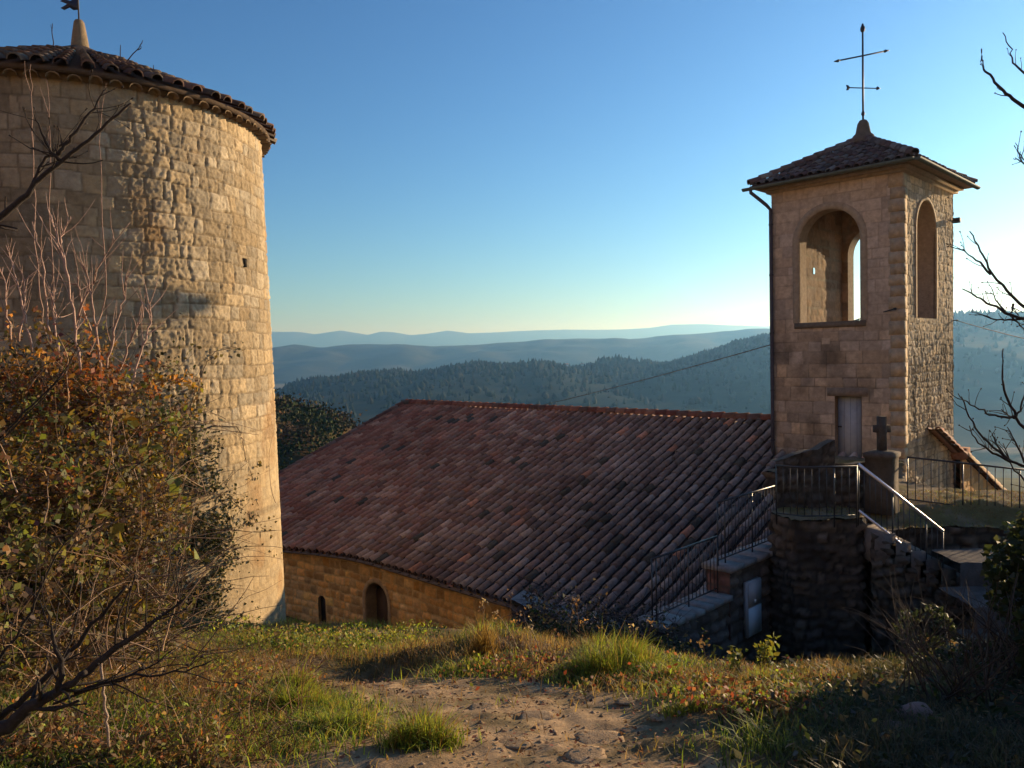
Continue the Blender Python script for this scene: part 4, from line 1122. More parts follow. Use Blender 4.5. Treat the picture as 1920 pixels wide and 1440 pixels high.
# small far houses catching the light
def house(px, py, Y, w, label):
    p = at(px, py, Y)
    t = thing('house', label, 'house', p)
    mb = MB(); mb.cbox(p + UP * w * .3, (w, 0, 0), (0, w * .7, 0), UP * w * .6, (.75, .72, .68)); mb.build('wall', M_PANEL, t)
    mb = MB(); h = w * .6
    a = [p + np.array([sx * w * .55, sy * w * .42, h]) for sx, sy in ((-1, -1), (1, -1), (1, 1), (-1, 1))] + [p + np.array([sx * w * .55, 0, h + w * .22]) for sx in (-1, 1)]
    mb.add(a, [np.array([[0, 1, 5, 4], [2, 3, 4, 5]]), np.array([[1, 2, 5], [3, 0, 4]])], (.30, .14, .09)); mb.build('roof', M_TILE, t)
house(701, 724, 1850, 7.5, 'tiny white house alone on the dark forest slope above the roof ridge')
house(1062, 687, 1930, 9, 'left of two tiny pale houses on the hazy forest crest')
house(1091, 687, 1930, 9, 'right of two tiny pale houses on the hazy forest crest')
house(581, 713, 3000, 14, 'tiny pale house in the far valley near the round tower')

# ------------------------------------------------------------------ haze, sky, sun
SUN_AZ, SUN_EL = math.radians(53.0), math.radians(10.5)
hz = MB(); hz.box((-20000, -1100, -260), (40000, 0, 0), (0, 19500, 0), (0, 0, 860))
m, nt, N, L, P = new_mat('haze_air')
N.remove(P)
pv = N.new('ShaderNodeVolumePrincipled')
pv.inputs['Color'].default_value = HAZE[0]; pv.inputs['Absorption Color'].default_value = (1, 1, 1, 1); pv.inputs['Density'].default_value = HAZE[1]; pv.inputs['Anisotropy'].default_value = HAZE[2]
L.new(pv.outputs[0], N['Material Output'].inputs['Volume'])
ho = hz.build('haze', m); tag(ho, kind='stuff')
ho.data.color_attributes.remove(ho.data.color_attributes[0])
W = bpy.data.worlds.new('World'); S.world = W; W.use_nodes = True
wn = W.node_tree.nodes; wl = W.node_tree.links
sky = wn.new('ShaderNodeTexSky'); sky.sky_type = 'NISHITA'; sky.sun_disc = False
sky.sun_elevation = SUN_EL; sky.sun_rotation = SUN_AZ
sky.altitude = SKYP[0]; sky.air_density = SKYP[1]; sky.dust_density = SKYP[2]; sky.ozone_density = SKYP[3]
gmn = wn.new('ShaderNodeGamma'); gmn.inputs[1].default_value = 1.2
wl.new(sky.outputs[0], gmn.inputs[0]); wl.new(gmn.outputs[0], wn['Background'].inputs[0]); wn['Background'].inputs[1].default_value = SKY_STRENGTH
sl_ = bpy.data.lights.new('sun', 'SUN'); sl_.energy = SUN_STRENGTH; sl_.angle = math.radians(0.5); sl_.color = SUN_COL
so = bpy.data.objects.new('sun', sl_); COL.objects.link(so)
sd = Vector((math.sin(SUN_AZ) * math.cos(SUN_EL), math.cos(SUN_AZ) * math.cos(SUN_EL), math.sin(SUN_EL)))
so.rotation_euler = sd.to_track_quat('Z', 'Y').to_euler(); so.location = (30, 20, 20)
S.view_settings.view_transform = 'Standard'; S.view_settings.look = 'None'; S.view_settings.gamma = 1.0; S.view_settings.exposure = EXPOSURE
S.view_settings.use_curve_mapping = False
S.render.engine = 'CYCLES'
S.cycles.use_denoising = True
S.cycles.max_bounces = 8; S.cycles.diffuse_bounces = 4; S.cycles.transparent_max_bounces = 8
S.cycles.volume_bounces = 0
S.cycles.sample_clamp_indirect = 6

# ------------------------------------------------------------------ vegetation
def rgen(s): return np.random.default_rng(s)
def ell(specs, n, rg, shell=.45, shape=None):
    """points in a union of ellipsoids (px, py, Y, rx_px, rz_px, ry_m, weight)"""
    w = np.array([s[6] for s in specs], float); w /= w.sum()
    out = []; idx = []
    for k, s in enumerate(specs):
        m = int(n * w[k]); c = at(s[0], s[1], s[2]); f = s[2] / F_PX
        d = rg.normal(size=(m, 3)); d /= np.linalg.norm(d, axis=1)[:, None]
        r = rg.random(m) ** (1 / 3.0 * (1 - shell))
        p = c + d * r[:, None] * np.array([s[3] * f, s[5], s[4] * f])
        # clumping: keep where 3-noise is high
        q = fbm(p[:, 0] * 2.6 + p[:, 2] * 1.3, p[:, 1] * 2.6 - p[:, 2] * 2.2, 3, 200 + k)
        keep = q + rg.normal(0, .06, m) > .43
        out.append(p[keep]); idx.append(np.full(keep.sum(), k))
    return np.concatenate(out), np.concatenate(idx)
def above(P, off=.02):
    z = g(P[:, 0], P[:, 1]); return P[P[:, 2] > z + off]
def curve_stem(mb, p, d, L, r0, rg, droop=.3, n=7, col=(.1, .07, .05), kink=.12, sides=4, r1=.25):
    d = np.asarray(d, float); d = d / np.linalg.norm(d); P = [np.asarray(p, float)]
    for i in range(n):
        d = d + rg.normal(0, kink, 3) + np.array([0, 0, -droop / n]); d /= np.linalg.norm(d)
        P.append(P[-1] + d * L / n)
    mb.tube(P, np.linspace(r0, r0 * r1, n + 1), sides, col, cap=False)
    return np.array(P)
def branchy(mb, p, d, L, r, depth, rg, col, spread=.55, up=.12, kids=(2, 4), n=6, kink=.10):
    P = curve_stem(mb, p, d, L, r, rg, -up, n, np.asarray(col) * rg.uniform(.75, 1.25), kink, 5 if r > .006 else 4, .45)
    if depth <= 0: return
    for k in range(rg.integers(*kids)):
        i = rg.integers(n // 3, n); q = P[i]; dd = P[min(i + 1, n)] - P[i]; dd /= np.linalg.norm(dd) + 1e-9
        ax = rg.normal(size=3); ax -= ax.dot(dd) * dd; ax /= np.linalg.norm(ax)
        branchy(mb, q, dd + ax * spread * rg.uniform(.6, 1.3), L * rg.uniform(.4, .7), r * .55, depth - 1, rg, col, spread, up, kids, max(4, n - 1), kink)
def px_path(P, Y, wob=0.0, rg=None, sub=4):
    """a smooth branch through photo positions at distance(s) Y"""
    Ys = np.broadcast_to(np.asarray(Y, float), (len(P),))
    A = np.array([at(p[0], p[1], y) for p, y in zip(P, Ys)])
    t = np.arange(len(A)); tt = np.linspace(0, len(A) - 1, (len(A) - 1) * sub + 1)
    B = np.stack([np.interp(tt, t, A[:, i]) for i in range(3)], 1)
    for _ in range(2): B[1:-1] = (B[:-2] + 2 * B[1:-1] + B[2:]) / 4
    if rg is not None and wob: B[1:] += rg.normal(0, wob, B[1:].shape)
    return B
def blades(P, L, w, rg, lean=.5, pal=None, bend=.5, dirbias=None):
    n = len(P); a = rg.uniform(0, 2 * math.pi, n)
    d = np.stack([np.cos(a), np.sin(a), 0 * a], 1)
    if dirbias is not None: d = d + dirbias; d /= np.linalg.norm(d, axis=1)[:, None] + 1e-9
    s = np.stack([-d[:, 1], d[:, 0], 0 * a], 1)
    L = np.broadcast_to(np.asarray(L, float), (n,)) * rg.uniform(.55, 1.3, n); w = np.broadcast_to(np.asarray(w, float), (n,)) * rg.uniform(.7, 1.3, n)
    ln = lean * rg.uniform(.1, 1.4, n)
    m1 = P + UP * (L * .55)[:, None] + d * (L * ln * .35)[:, None]
    tp = P + UP * (L * (1 - .35 * bend * ln))[:, None] + d * (L * ln * (1 + .2 * bend))[:, None]
    V = np.stack([P - s * (w / 2)[:, None], P + s * (w / 2)[:, None], m1 + s * (w * .4)[:, None], m1 - s * (w * .4)[:, None], tp], 1).reshape(-1, 3)
    b = np.arange(n)[:, None] * 5
    return V, np.concatenate([b, b + 1, b + 2, b + 3], 1), np.concatenate([b + 3, b + 2, b + 4], 1)
def tuft(name, px, py, label, n, L, w, rad, pal, rg, cat='grass tuft', group=None, lean=.7, y0=2.0, aspect=.6, mat=None):
    c = on_ground(px, py, y0)
    k = 6; sa = rg.uniform(0, 2 * math.pi, k); sr = rad * rg.uniform(.1, .85, k); sh = rg.uniform(.5, 1.15, k)
    idx = rg.integers(k, size=n)
    X = c[0] + sr[idx] * np.cos(sa[idx]) + rg.normal(0, rad * .24, n); Y = c[1] + aspect * (sr[idx] * np.sin(sa[idx]) + rg.normal(0, rad * .24, n))
    P = np.stack([X, Y, g(X, Y) - .01], 1)
    off = np.stack([X - c[0], (Y - c[1]) / aspect, 0 * X], 1) / rad
    Ln = L * sh[idx] * np.exp(-.35 * (off ** 2).sum(1)) * rg.uniform(.6, 1.2, n)
    V, q, t = blades(P, Ln, w * .8, rg, lean, dirbias=off * .9 + np.array([.25, -.1, 0]))
    C_ = pick(pal, n, rg, .3); dead = rg.random(n) < .22
    C_[dead] = pick(STRAW, int(dead.sum()), rg, .3)
    o = mk(name, V, [q, t], mat or M_GRASS, None, np.repeat(C_, 5, 0), False, c)
    return tag(o, label, cat, group)

RUST = [(.44, .15, .04), (.50, .23, .05), (.34, .11, .04), (.54, .32, .06), (.26, .13, .055)]
OLIV = [(.25, .24, .06), (.19, .21, .05), (.34, .28, .07), (.16, .17, .05), (.38, .26, .06)]
BRWN = [(.24, .15, .075), (.31, .20, .10), (.17, .11, .06), (.27, .155, .07), (.20, .18, .07)]
GREEN = [(.055, .10, .02), (.07, .12, .022), (.09, .13, .03), (.045, .075, .02)]
LIME = [(.26, .33, .04), (.32, .36, .05), (.20, .28, .04), (.36, .33, .07)]
STRAW = [(.36, .24, .08), (.30, .19, .07), (.42, .28, .09), (.26, .16, .06)]
REDL = [(.28, .07, .04), (.24, .09, .05), (.33, .13, .07), (.2, .06, .04), (.30, .2, .12)]
DARKG = [(.035, .05, .02), (.045, .06, .025), (.06, .065, .035), (.03, .045, .02)]

# --- the big autumn shrub on the left
rg = rgen(301)
SH = [(40, 720, 6.4, 170, 130, .55, .9), (160, 730, 6.5, 130, 105, .5, .8), (255, 790, 6.4, 80, 90, .4, .35), (90, 880, 6.0, 240, 160, .7, 1.7), (240, 930, 6.0, 100, 190, .5, 1.1), (300, 890, 6.3, 55, 110, .3, .3),
      (60, 1060, 5.4, 220, 150, .7, 1.6), (230, 1080, 5.6, 130, 150, .5, 1.1), (40, 1220, 4.4, 220, 120, .5, 1.3), (210, 1200, 5.2, 130, 90, .5, .7), (-80, 900, 5.5, 200, 300, .8, 1.0)]
ctr = at(120, 980, 6.0)
shrub = thing('autumn_shrub', 'tall tangled shrub with rust and olive autumn leaves against the round tower', 'shrub', (ctr[0], ctr[1], gz(ctr[0], ctr[1])))
mb = MB(); LP, LC = [], []
wsum = np.array([s[6] for s in SH]); wsum = wsum / wsum.sum()
for i in range(1500):
    s = SH[rg.choice(len(SH), p=wsum)]
    p = at(s[0] + rg.normal(0, .55) * s[3], s[1] + abs(rg.normal(0, .5)) * s[4], s[2] + rg.normal(0, .45) * s[5] - .1)
    zg = gz(p[0], p[1])
    if p[2] < zg: p[2] = zg
    c = np.array([(.26, .16, .10), (.15, .10, .065), (.40, .27, .18), (.09, .065, .045)][rg.integers(4)])
    Q = curve_stem(mb, p, (rg.normal(0, .8), rg.normal(0, .5), rg.uniform(.15, 1)), rg.uniform(.3, 1.0), rg.uniform(.0022, .0055), rg, rg.uniform(-.1, 1.1), 7, c * rg.uniform(.7, 1.3), .14)
    if Q[:, 0].max() > at(365, 900, 6.0)[0]: continue
    zr = p[2] + rg.normal(0, .35); k = rg.random()
    if k < .28: continue                                   # bare
    pal = RUST if (zr > -.6 and k < .8) else (OLIV if (zr > -1.2 and k < .8) or k < .5 else BRWN)
    base_c = np.array(pal[rg.integers(len(pal))]) * rg.uniform(.5, 1.05)
    m = rg.integers(14, 42)
    t_ = rg.uniform(1.2, 7, m); i0 = np.minimum(t_.astype(int), 6); f_ = (t_ - i0)[:, None]
    pp = Q[i0] * (1 - f_) + Q[i0 + 1] * f_ + rg.normal(0, .034, (m, 3))
    LP.append(pp); LC.append(base_c * rg.uniform(.6, 1.35, (m, 1)) * np.array([1, 1, 1]) + rg.normal(0, .012, (m, 3)))
mb.build('twig_tangle', M_BARK, shrub)
LP = np.concatenate(LP); LC = np.clip(np.concatenate(LC), .01, .8)
kp = LP[:, 2] > g(LP[:, 0], LP[:, 1]) + .01; LP, LC = LP[kp], LC[kp]
V, q = leaf_cards(LP, .047, rg, .1, .66)
mk('foliage', V, q, M_LEAF, shrub, np.repeat(LC, 4, 0))
P, idx = ell(SH, 6500, rg, 0.0); P = above(P); P[:, 1] += .25
V, q = leaf_cards(P, .05, rg, .1, .66); mk('inner_foliage', V, q, M_LEAF, shrub, np.repeat(pick([(.10, .075, .035), (.075, .07, .03), (.13, .08, .04)], len(P), rg, .4), 4, 0))
# larger leaves here and there (fig and vine)
pts = [(500 / 3.43 + 0, 1100), (75, 1010), (30, 1120), (150, 1240), (330, 815), (290, 840), (250, 790), (215, 1000), (195, 965), (95, 1150), (130, 1310), (35, 940), (280, 870), (320, 900), (355, 1030), (265, 1140), (150, 1090), (170, 880), (60, 830), (130, 780)]
C_ = np.array([at(x + rg.normal(0, 8), y + rg.normal(0, 8), 5.0 if y > 950 else 5.7) for x, y in pts for _ in range(3)])
V, q = leaf_cards(C_, .10, rg, -.3, .85)
mk('vine_foliage', V, q, M_LEAF, shrub, np.repeat(pick([(.20, .22, .05), (.26, .20, .04), (.14, .17, .05), (.32, .17, .03)], len(C_), rg), 4, 0))
# --- bare upright stems above it
bs = thing('bare_shrub', 'leafless shrub of upright pinkish stems standing out against the shaded tower', 'shrub', at(140, 700, 6.3) * [1, 1, 0] + UP * -2.6)
STM = [[(150, 700), (140, 600), (125, 500), (108, 440), (88, 390)], [(140, 610), (165, 545), (195, 480), (245, 415)], [(128, 520), (112, 470), (118, 430), (135, 405)], [(95, 640), (85, 560), (78, 480), (60, 415)], [(190, 700), (180, 610), (170, 540), (150, 470)],
       [(200, 690), (215, 620), (232, 560), (240, 510)], [(60, 660), (45, 580), (30, 520), (10, 460)], [(20, 640), (10, 560), (6, 500)], [(220, 700), (245, 640), (270, 585)], [(170, 620), (150, 560), (145, 520)], [(35, 640), (45, 560), (42, 505)], [(240, 740), (262, 660), (285, 605), (280, 560)], [(110, 680), (105, 600), (98, 545)],
       [(88, 640), (70, 540), (62, 330), (60, 190), (57, 120)], [(104, 640), (96, 470), (92, 230), (88, 150)], [(160, 690), (200, 560), (190, 330), (186, 180)]]
for i, s in enumerate(STM):
    mb = MB(); B = px_path(s, rg.uniform(6.0, 6.6), .006, rg, 5)
    rr = np.linspace(.011, .0028, len(B)) * (1 if i < 13 else .7)
    c = np.array([.46, .31, .25]) * rg.uniform(.7, 1.15) * (1 if i < 13 else .6)
    mb.tube(B, rr, 5, c)
    for _ in range(10 if i < 13 else 3):
        j = rg.integers(3, len(B) - 1); d = B[j + 1 if j + 1 < len(B) else j] - B[j - 1]; d /= np.linalg.norm(d)
        ax = rg.normal(size=3); ax[1] *= .4
        curve_stem(mb, B[j], d + ax * .45, rg.uniform(.1, .38), .004, rg, -.25, 5, c * rg.uniform(.8, 1.2), .10)
    mb.build('stem', M_BARK, bs)
# --- ivy and creepers on the round tower
def on_tower(px, py, off=.04):
    d = ray(px, py); d = d / np.linalg.norm(d[:2]); r = TR + .1 * KT * .6
    c = TC; b = d[:2] @ c; disc = b * b - (c @ c - r * r)
    if disc < 0: return None
    t = b - math.sqrt(disc); p = d * t
    nrm = np.array([*(p[:2] - c), 0]); nrm /= np.linalg.norm(nrm)
    return p + nrm * off, nrm
ivy = thing('ivy', 'dark ivy and thin dry creepers climbing the lower right face of the round tower', 'ivy', on_tower(400, 1160)[0])
rg = rgen(320)
pts = []
for (x, y, sx, sy, n) in ((350, 850, 12, 55, 600), (395, 860, 7, 40, 160), (350, 960, 20, 55, 700), (390, 990, 24, 55, 900), (385, 1060, 24, 55, 950), (345, 1080, 20, 55, 700), (360, 1140, 45, 30, 1500), (300, 760, 22, 60, 500), (420, 1010, 16, 30, 300)):
    for _ in range(n):
        r = on_tower(x + rg.normal(0, sx), y + rg.normal(0, sy), abs(rg.normal(0, .10)) + .03)
        if r: pts.append(r[0])
pts = np.array(pts)
pts = pts[fbm(pts[:, 0] * 3, pts[:, 2] * 3, 3, 321) + rg.normal(0, .05, len(pts)) > .42]
V, q = leaf_cards(pts, .055, rg, 0, .8)
mk('foliage', V, q, M_LEAF, ivy, np.repeat(pick([(.03, .04, .018), (.045, .05, .02), (.06, .06, .03), (.10, .08, .045), (.025, .03, .015)], len(pts), rg, .4), 4, 0))
CR = [[(350, 815), (400, 798), (440, 800), (450, 830), (470, 900), (480, 960)], [(360, 790), (350, 770), (380, 690), (400, 660), (430, 650), (460, 660)], [(420, 1000), (430, 930), (455, 950), (480, 985), (515, 1035)], [(440, 1165), (430, 1100), (460, 1000), (470, 900)], [(470, 1170), (490, 1080), (480, 1000), (475, 950)], [(380, 1150), (390, 1050), (400, 950), (405, 860), (420, 820)], [(345, 1150), (355, 1000), (350, 900), (362, 800), (370, 720)], [(430, 1160), (420, 1080), (440, 1020), (410, 930), (440, 870)], [(300, 800), (340, 780), (390, 770), (420, 790)], [(330, 1000), (380, 960), (430, 935), (470, 975), (500, 1000)]]
for s in CR:
    Bp = []
    for i in range(len(s) - 1):
        for t in np.linspace(0, 1, 6)[:-1]:
            x = s[i][0] * (1 - t) + s[i + 1][0] * t + rg.normal(0, 2); y = s[i][1] * (1 - t) + s[i + 1][1] * t
            r = on_tower(x, y, .03 + rg.uniform(0, .04)); 
            if r: Bp.append(r[0])
    mb = MB(); mb.tube(Bp, np.linspace(.008, .004, len(Bp)), 4, (.08, .05, .035)); mb.build('creeper', M_BARK, ivy)
cl = [(440, 650), (450, 655), (375, 750), (400, 665), (470, 985), (460, 975), (485, 990), (500, 1000), (475, 960), (470, 890), (478, 870), (430, 1045), (425, 1105), (510, 1035), (440, 940), (500, 970), (460, 935)]
C_ = [on_tower(x + rg.normal(0, 7), y + rg.normal(0, 7), .07) for x, y in cl for _ in range(5)]
C_ = np.array([r[0] for r in C_ if r])
V, q = leaf_cards(C_, .07, rg, 0, .75); mk('creeper_foliage', V, q, M_LEAF, ivy, np.repeat(pick([(.14, .12, .05), (.2, .14, .04), (.06, .06, .04), (.10, .10, .06)], len(C_), rg), 4, 0))
# --- bare trees at both edges
def edge_tree(name, label, base, top, branches, Y, col, seed, r0, trunk_r, twig=6, tw_len=(.05, .16)):
    rg = rgen(seed)
    base = np.asarray(base, float); top = np.asarray(top, float)
    t = thing(name, label, 'tree', base)
    n = 9; P = base + (top - base) * np.linspace(0, 1, n)[:, None]; P[1:-1, :2] += rg.normal(0, .04, (n - 2, 2))
    mb = MB(); mb.tube(P, np.linspace(trunk_r, trunk_r * .45, n), 9, col); mb.build('trunk', M_BARK, t, True)
    for i, (s, rr, yy, att) in enumerate(branches):
        B = px_path(s, yy, .004, rg, 4)
        if att:
            z = np.clip((B[0, 2] - .35 - base[2]) / (top[2] - base[2]), .05, 1); root = base + (top - base) * z
            m = 8; tt = np.linspace(0, 1, m)[:-1, None]; B = np.concatenate([root + (B[0] - root) * tt + UP * (np.sin(tt * math.pi) * .05), B])
        R_ = np.linspace(rr, max(.0022, rr * .22), len(B))
        mb = MB(); mb.tube(B, R_, 6, np.asarray(col) * rg.uniform(.85, 1.15))
        k0 = 7 if att else 1
        for _ in range(twig):
            j = rg.integers(k0, len(B) - 1); d = B[min(j + 1, len(B) - 1)] - B[j - 1]; d /= np.linalg.norm(d)
            ax = rg.normal(size=3); ax -= ax.dot(d) * d; ax /= np.linalg.norm(ax)
            q_ = curve_stem(mb, B[j], d * .8 + ax * .9 + UP * .2, rg.uniform(*tw_len), max(.0025, R_[j] * .4), rg, -.15, 4, np.asarray(col), .16, 4, .5)
            mb.tube([q_[-1] - (q_[-1] - q_[-2]) * .3, q_[-1]], [.0035, .0045], 4, col)
        mb.build('branch', M_BARK, t)
    return t
RB = [([(1990, 250), (1950, 222), (1905, 190), (1880, 172), (1855, 140), (1841, 118), (1842, 90)], .016, 4.6, True), ([(1990, 180), (1950, 160), (1920, 137), (1898, 118), (1896, 92), (1883, 62)], .012, 4.9, True), ([(1970, 330), (1935, 316), (1912, 290), (1905, 268)], .008, 4.7, True), ([(1920, 308), (1910, 300), (1898, 297)], .005, 4.7, False),
      ([(1990, 640), (1950, 605), (1900, 556), (1858, 515), (1838, 470), (1820, 432)], .015, 4.6, True), ([(1858, 515), (1830, 488), (1805, 466)], .008, 4.6, False), ([(1990, 620), (1940, 600), (1895, 592), (1858, 570), (1828, 556), (1805, 540)], .016, 4.8, True), ([(1885, 585), (1868, 562), (1858, 545)], .006, 4.8, False), ([(1920, 598), (1895, 602), (1860, 596), (1830, 590)], .009, 4.8, False), ([(1900, 570), (1892, 590), (1912, 610), (1935, 640)], .008, 4.6, False),
      ([(1990, 860), (1940, 825), (1905, 782), (1885, 740), (1878, 700), (1880, 655)], .014, 4.3, True), ([(1905, 782), (1880, 783), (1850, 775), (1820, 758), (1795, 740)], .008, 4.3, False), ([(1905, 782), (1918, 755), (1925, 720)], .007, 4.3, False), ([(1905, 785), (1890, 778), (1877, 768)], .005, 4.3, False),
      ([(1990, 890), (1940, 880), (1895, 865), (1850, 830), (1820, 795), (1803, 742)], .013, 4.1, True), ([(1895, 866), (1860, 850), (1835, 830), (1818, 800)], .008, 4.1, False), ([(1990, 960), (1950, 930), (1900, 880), (1880, 830)], .010, 4.2, True), ([(1885, 862), (1868, 830), (1862, 810)], .006, 4.1, False), ([(1930, 875), (1908, 840), (1888, 800)], .007, 4.2, False)]
tbx, tby = 4.3, 5.0
edge_tree('bare_tree', 'leafless tree whose dark budded branches reach in from the right edge', (tbx, tby, gz(tbx, tby) - .1), (tbx - .15, tby + .1, 2.6), RB, 4.6, (.035, .028, .028), 330, .02, .085, 7, (.04, .13))
LBR = [([(-90, 1440), (0, 1368), (60, 1325), (115, 1293), (160, 1262)], .045, 2.7, True), ([(150, 1268), (215, 1215), (290, 1165), (350, 1120)], .016, 2.75, False), ([(-90, 1400), (0, 1345), (70, 1290), (130, 1225), (190, 1150), (240, 1100)], .022, 3.0, True), ([(110, 1295), (120, 1240), (100, 1200), (90, 1160)], .012, 2.7, False), ([(140, 1300), (230, 1270), (330, 1262), (400, 1240)], .006, 2.75, False), ([(100, 1320), (190, 1285), (260, 1265), (330, 1215)], .005, 2.8, False),
       ([(-120, 480), (-40, 430), (0, 408), (40, 375), (75, 335), (115, 300), (155, 272), (200, 232), (245, 196)], .028, 4.6, True), ([(115, 302), (95, 285), (78, 250), (66, 215)], .013, 4.6, False), ([(110, 290), (125, 268), (160, 225), (192, 175), (200, 165)], .012, 4.6, False), ([(60, 355), (80, 300), (110, 275), (130, 262)], .012, 4.65, False), ([(0, 820), (60, 760), (120, 700), (150, 640)], .008, 4.8, False), ([(-90, 900), (0, 830), (80, 745), (130, 690)], .010, 4.8, True), ([(-80, 1320), (0, 1240), (60, 1150), (90, 1060), (150, 980)], .012, 3.6, True)]
tbx, tby = -3.1, 2.9
edge_tree('bare_tree', 'leafless tree with thick dark limbs crossing the lower left corner', (tbx, tby, gz(tbx, tby) - .1), (tbx + .1, tby + .5, 1.9), LBR, 3.0, (.05, .04, .035), 331, .03, .12, 9, (.08, .30))
# --- stalks on the round tower's roof
def roof_stalk(px0, py0, pts, label):
    mb = MB(); Yr = TC[1] - 1.2
    base = at(px0, py0, Yr)
    for s, r in pts: mb.tube(px_path(s, Yr, .004, rgen(px0), 4), np.linspace(r, r * .5, (len(s) - 1) * 4 + 1), 4, (.05, .04, .05))
    tag(mb.build('dry_weed', M_BARK, None, False, base), label, 'weed', 'dry stalks on the tower roof')
roof_stalk(99, 95, [([(101, 100), (100, 80), (97, 60), (98, 44)], .010), ([(98, 58), (95, 46)], .006)], 'dry stalk growing on the round tower roof left of its finial')
roof_stalk(225, 118, [([(224, 125), (226, 100), (226, 84)], .010)], 'short upright dry stalk on the tower roof right of the finial')
roof_stalk(240, 115, [([(230, 125), (245, 106), (262, 88), (268, 75)], .012), ([(258, 94), (266, 90), (262, 84)], .010)], 'forked leaning dry stalk on the tower roof right of the finial')
roof_stalk(288, 133, [([(287, 138), (288, 122)], .010)], 'tiny dry stalk furthest down the tower roof on the right')
# --- grass and litter over the ground
rg = rgen(340)
n = 120000
Yb = 2.3 + 7.6 * rg.random(n) ** 1.5; Xb = rg.uniform(-.75, .75, n) * (Yb + .6)
pmv = pathmask(Xb, Yb); den = fbm(Xb * 1.6, Yb * 1.6, 4, 341)
keep = (rg.random(n) > pmv * .98) & (den + rg.normal(0, .06, n) > .43) & ~((Yb > 8.3) & (Xb > 2))
Xb, Yb, den = Xb[keep], Yb[keep], den[keep]
P = np.stack([Xb, Yb, g(Xb, Yb) - .008], 1)
V, q, t = blades(P, .055 + .07 * sstep(.5, .7, den), .0055, rg, .9)
gm = sstep(.46, .60, fbm(Xb * .9 + 3, Yb * .9, 3, 342))[:, None]
shade_dk = sstep(.02, .22, Xb / Yb - .19 - .045 * (Yb - 2.4))[:, None]  # lower-right blades coloured dark to deepen the shade there
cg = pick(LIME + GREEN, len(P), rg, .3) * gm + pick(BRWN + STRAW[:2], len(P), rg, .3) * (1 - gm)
cg = cg * (1 - shade_dk) + shade_dk * pick([(.075, .07, .045), (.06, .065, .035), (.11, .09, .06)], len(P), rg, .3)
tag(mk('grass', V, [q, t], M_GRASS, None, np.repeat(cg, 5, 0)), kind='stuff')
n = 16000
Yb = 2.3 + 6.2 * rg.random(n) ** 1.3; Xb = rg.uniform(-.55, .75, n) * (Yb + .6)
den = fbm(Xb * 1.8 + 7, Yb * 1.8, 3, 343)
keep = (den > .42) & (rg.random(n) > pathmask(Xb, Yb) * .2)
Xb, Yb = Xb[keep], Yb[keep]
P = np.stack([Xb, Yb, g(Xb, Yb) + rg.uniform(.005, .035, len(Xb))], 1)
V, q = leaf_cards(P, .030, rg, 0, .55)
Vc = V.reshape(-1, 4, 3); ctrs = Vc.mean(1, keepdims=True); V = (ctrs + (Vc - ctrs) * np.array([1, 1, .35])).reshape(-1, 3)
tag(mk('fallen_leaves', V, q, M_LITTER, None, np.repeat(pick([(.20, .10, .05), (.26, .15, .08), (.14, .075, .045), (.34, .22, .13), (.22, .08, .05)], len(P), rg, .35), 4, 0)), kind='stuff')
# loose grit on the path
n = 1700
Yb = 2.4 + 3.6 * rg.random(n) ** 1.2; Xb = rg.uniform(-.5, .5, n) * (Yb + .4); keep = pathmask(Xb, Yb) > .3; Xb, Yb = Xb[keep], Yb[keep]; n = len(Xb)
oc = np.array([[1, 0, 0], [0, 1, 0], [-1, 0, 0], [0, -1, 0], [0, 0, .8], [0, 0, -.8]], float)
ot = np.array([[0, 1, 4], [1, 2, 4], [2, 3, 4], [3, 0, 4], [1, 0, 5], [2, 1, 5], [3, 2, 5], [0, 3, 5]])
sz = rg.uniform(.003, .011, n) * rg.choice([1, 1, 1, 1.8], n)
V = np.stack([Xb, Yb, g(Xb, Yb)], 1)[:, None, :] + oc[None] * sz[:, None, None] * rg.uniform(.6, 1.4, (n, 6, 1))
tag(mk('gravel', V.reshape(-1, 3), (ot[None] + (np.arange(n) * 6)[:, None, None]).reshape(-1, 3), M_RUBBLE, None, np.repeat(pick([(.32, .22, .13), (.24, .16, .10), (.38, .28, .19)], n, rg), 6, 0)), kind='stuff')
# denser green round the tufts
rg = rgen(345); Ps = []
for (x, y, n_, sp) in ((560, 1325, 2400, .2), (640, 1372, 800, .12), (790, 1400, 500, .08), (1100, 1272, 1100, .14), (1180, 1268, 1600, .15), (1260, 1280, 700, .12), (430, 1330, 1800, .3), (470, 1400, 1500, .25), (330, 1360, 1500, .25), (880, 1255, 900, .2), (600, 1215, 2200, .5), (720, 1205, 2200, .5), (500, 1205, 1800, .5)):
    c = on_ground(x, y, 2.2, 12); Ps.append(np.stack([c[0] + rg.normal(0, sp, n_), c[1] + rg.normal(0, sp * .6, n_), np.zeros(n_)], 1))
P = np.concatenate(Ps); P[:, 2] = g(P[:, 0], P[:, 1]) - .008
V, q, t = blades(P, .075 * (.5 + fbm(P[:, 0] * 4, P[:, 1] * 4, 3, 346)), .005, rg, .9)
tag(mk('grass', V, [q, t], M_GRASS, None, np.repeat(pick(LIME + GREEN[:2] + STRAW[:1], len(P), rg, .35), 5, 0)), kind='stuff')
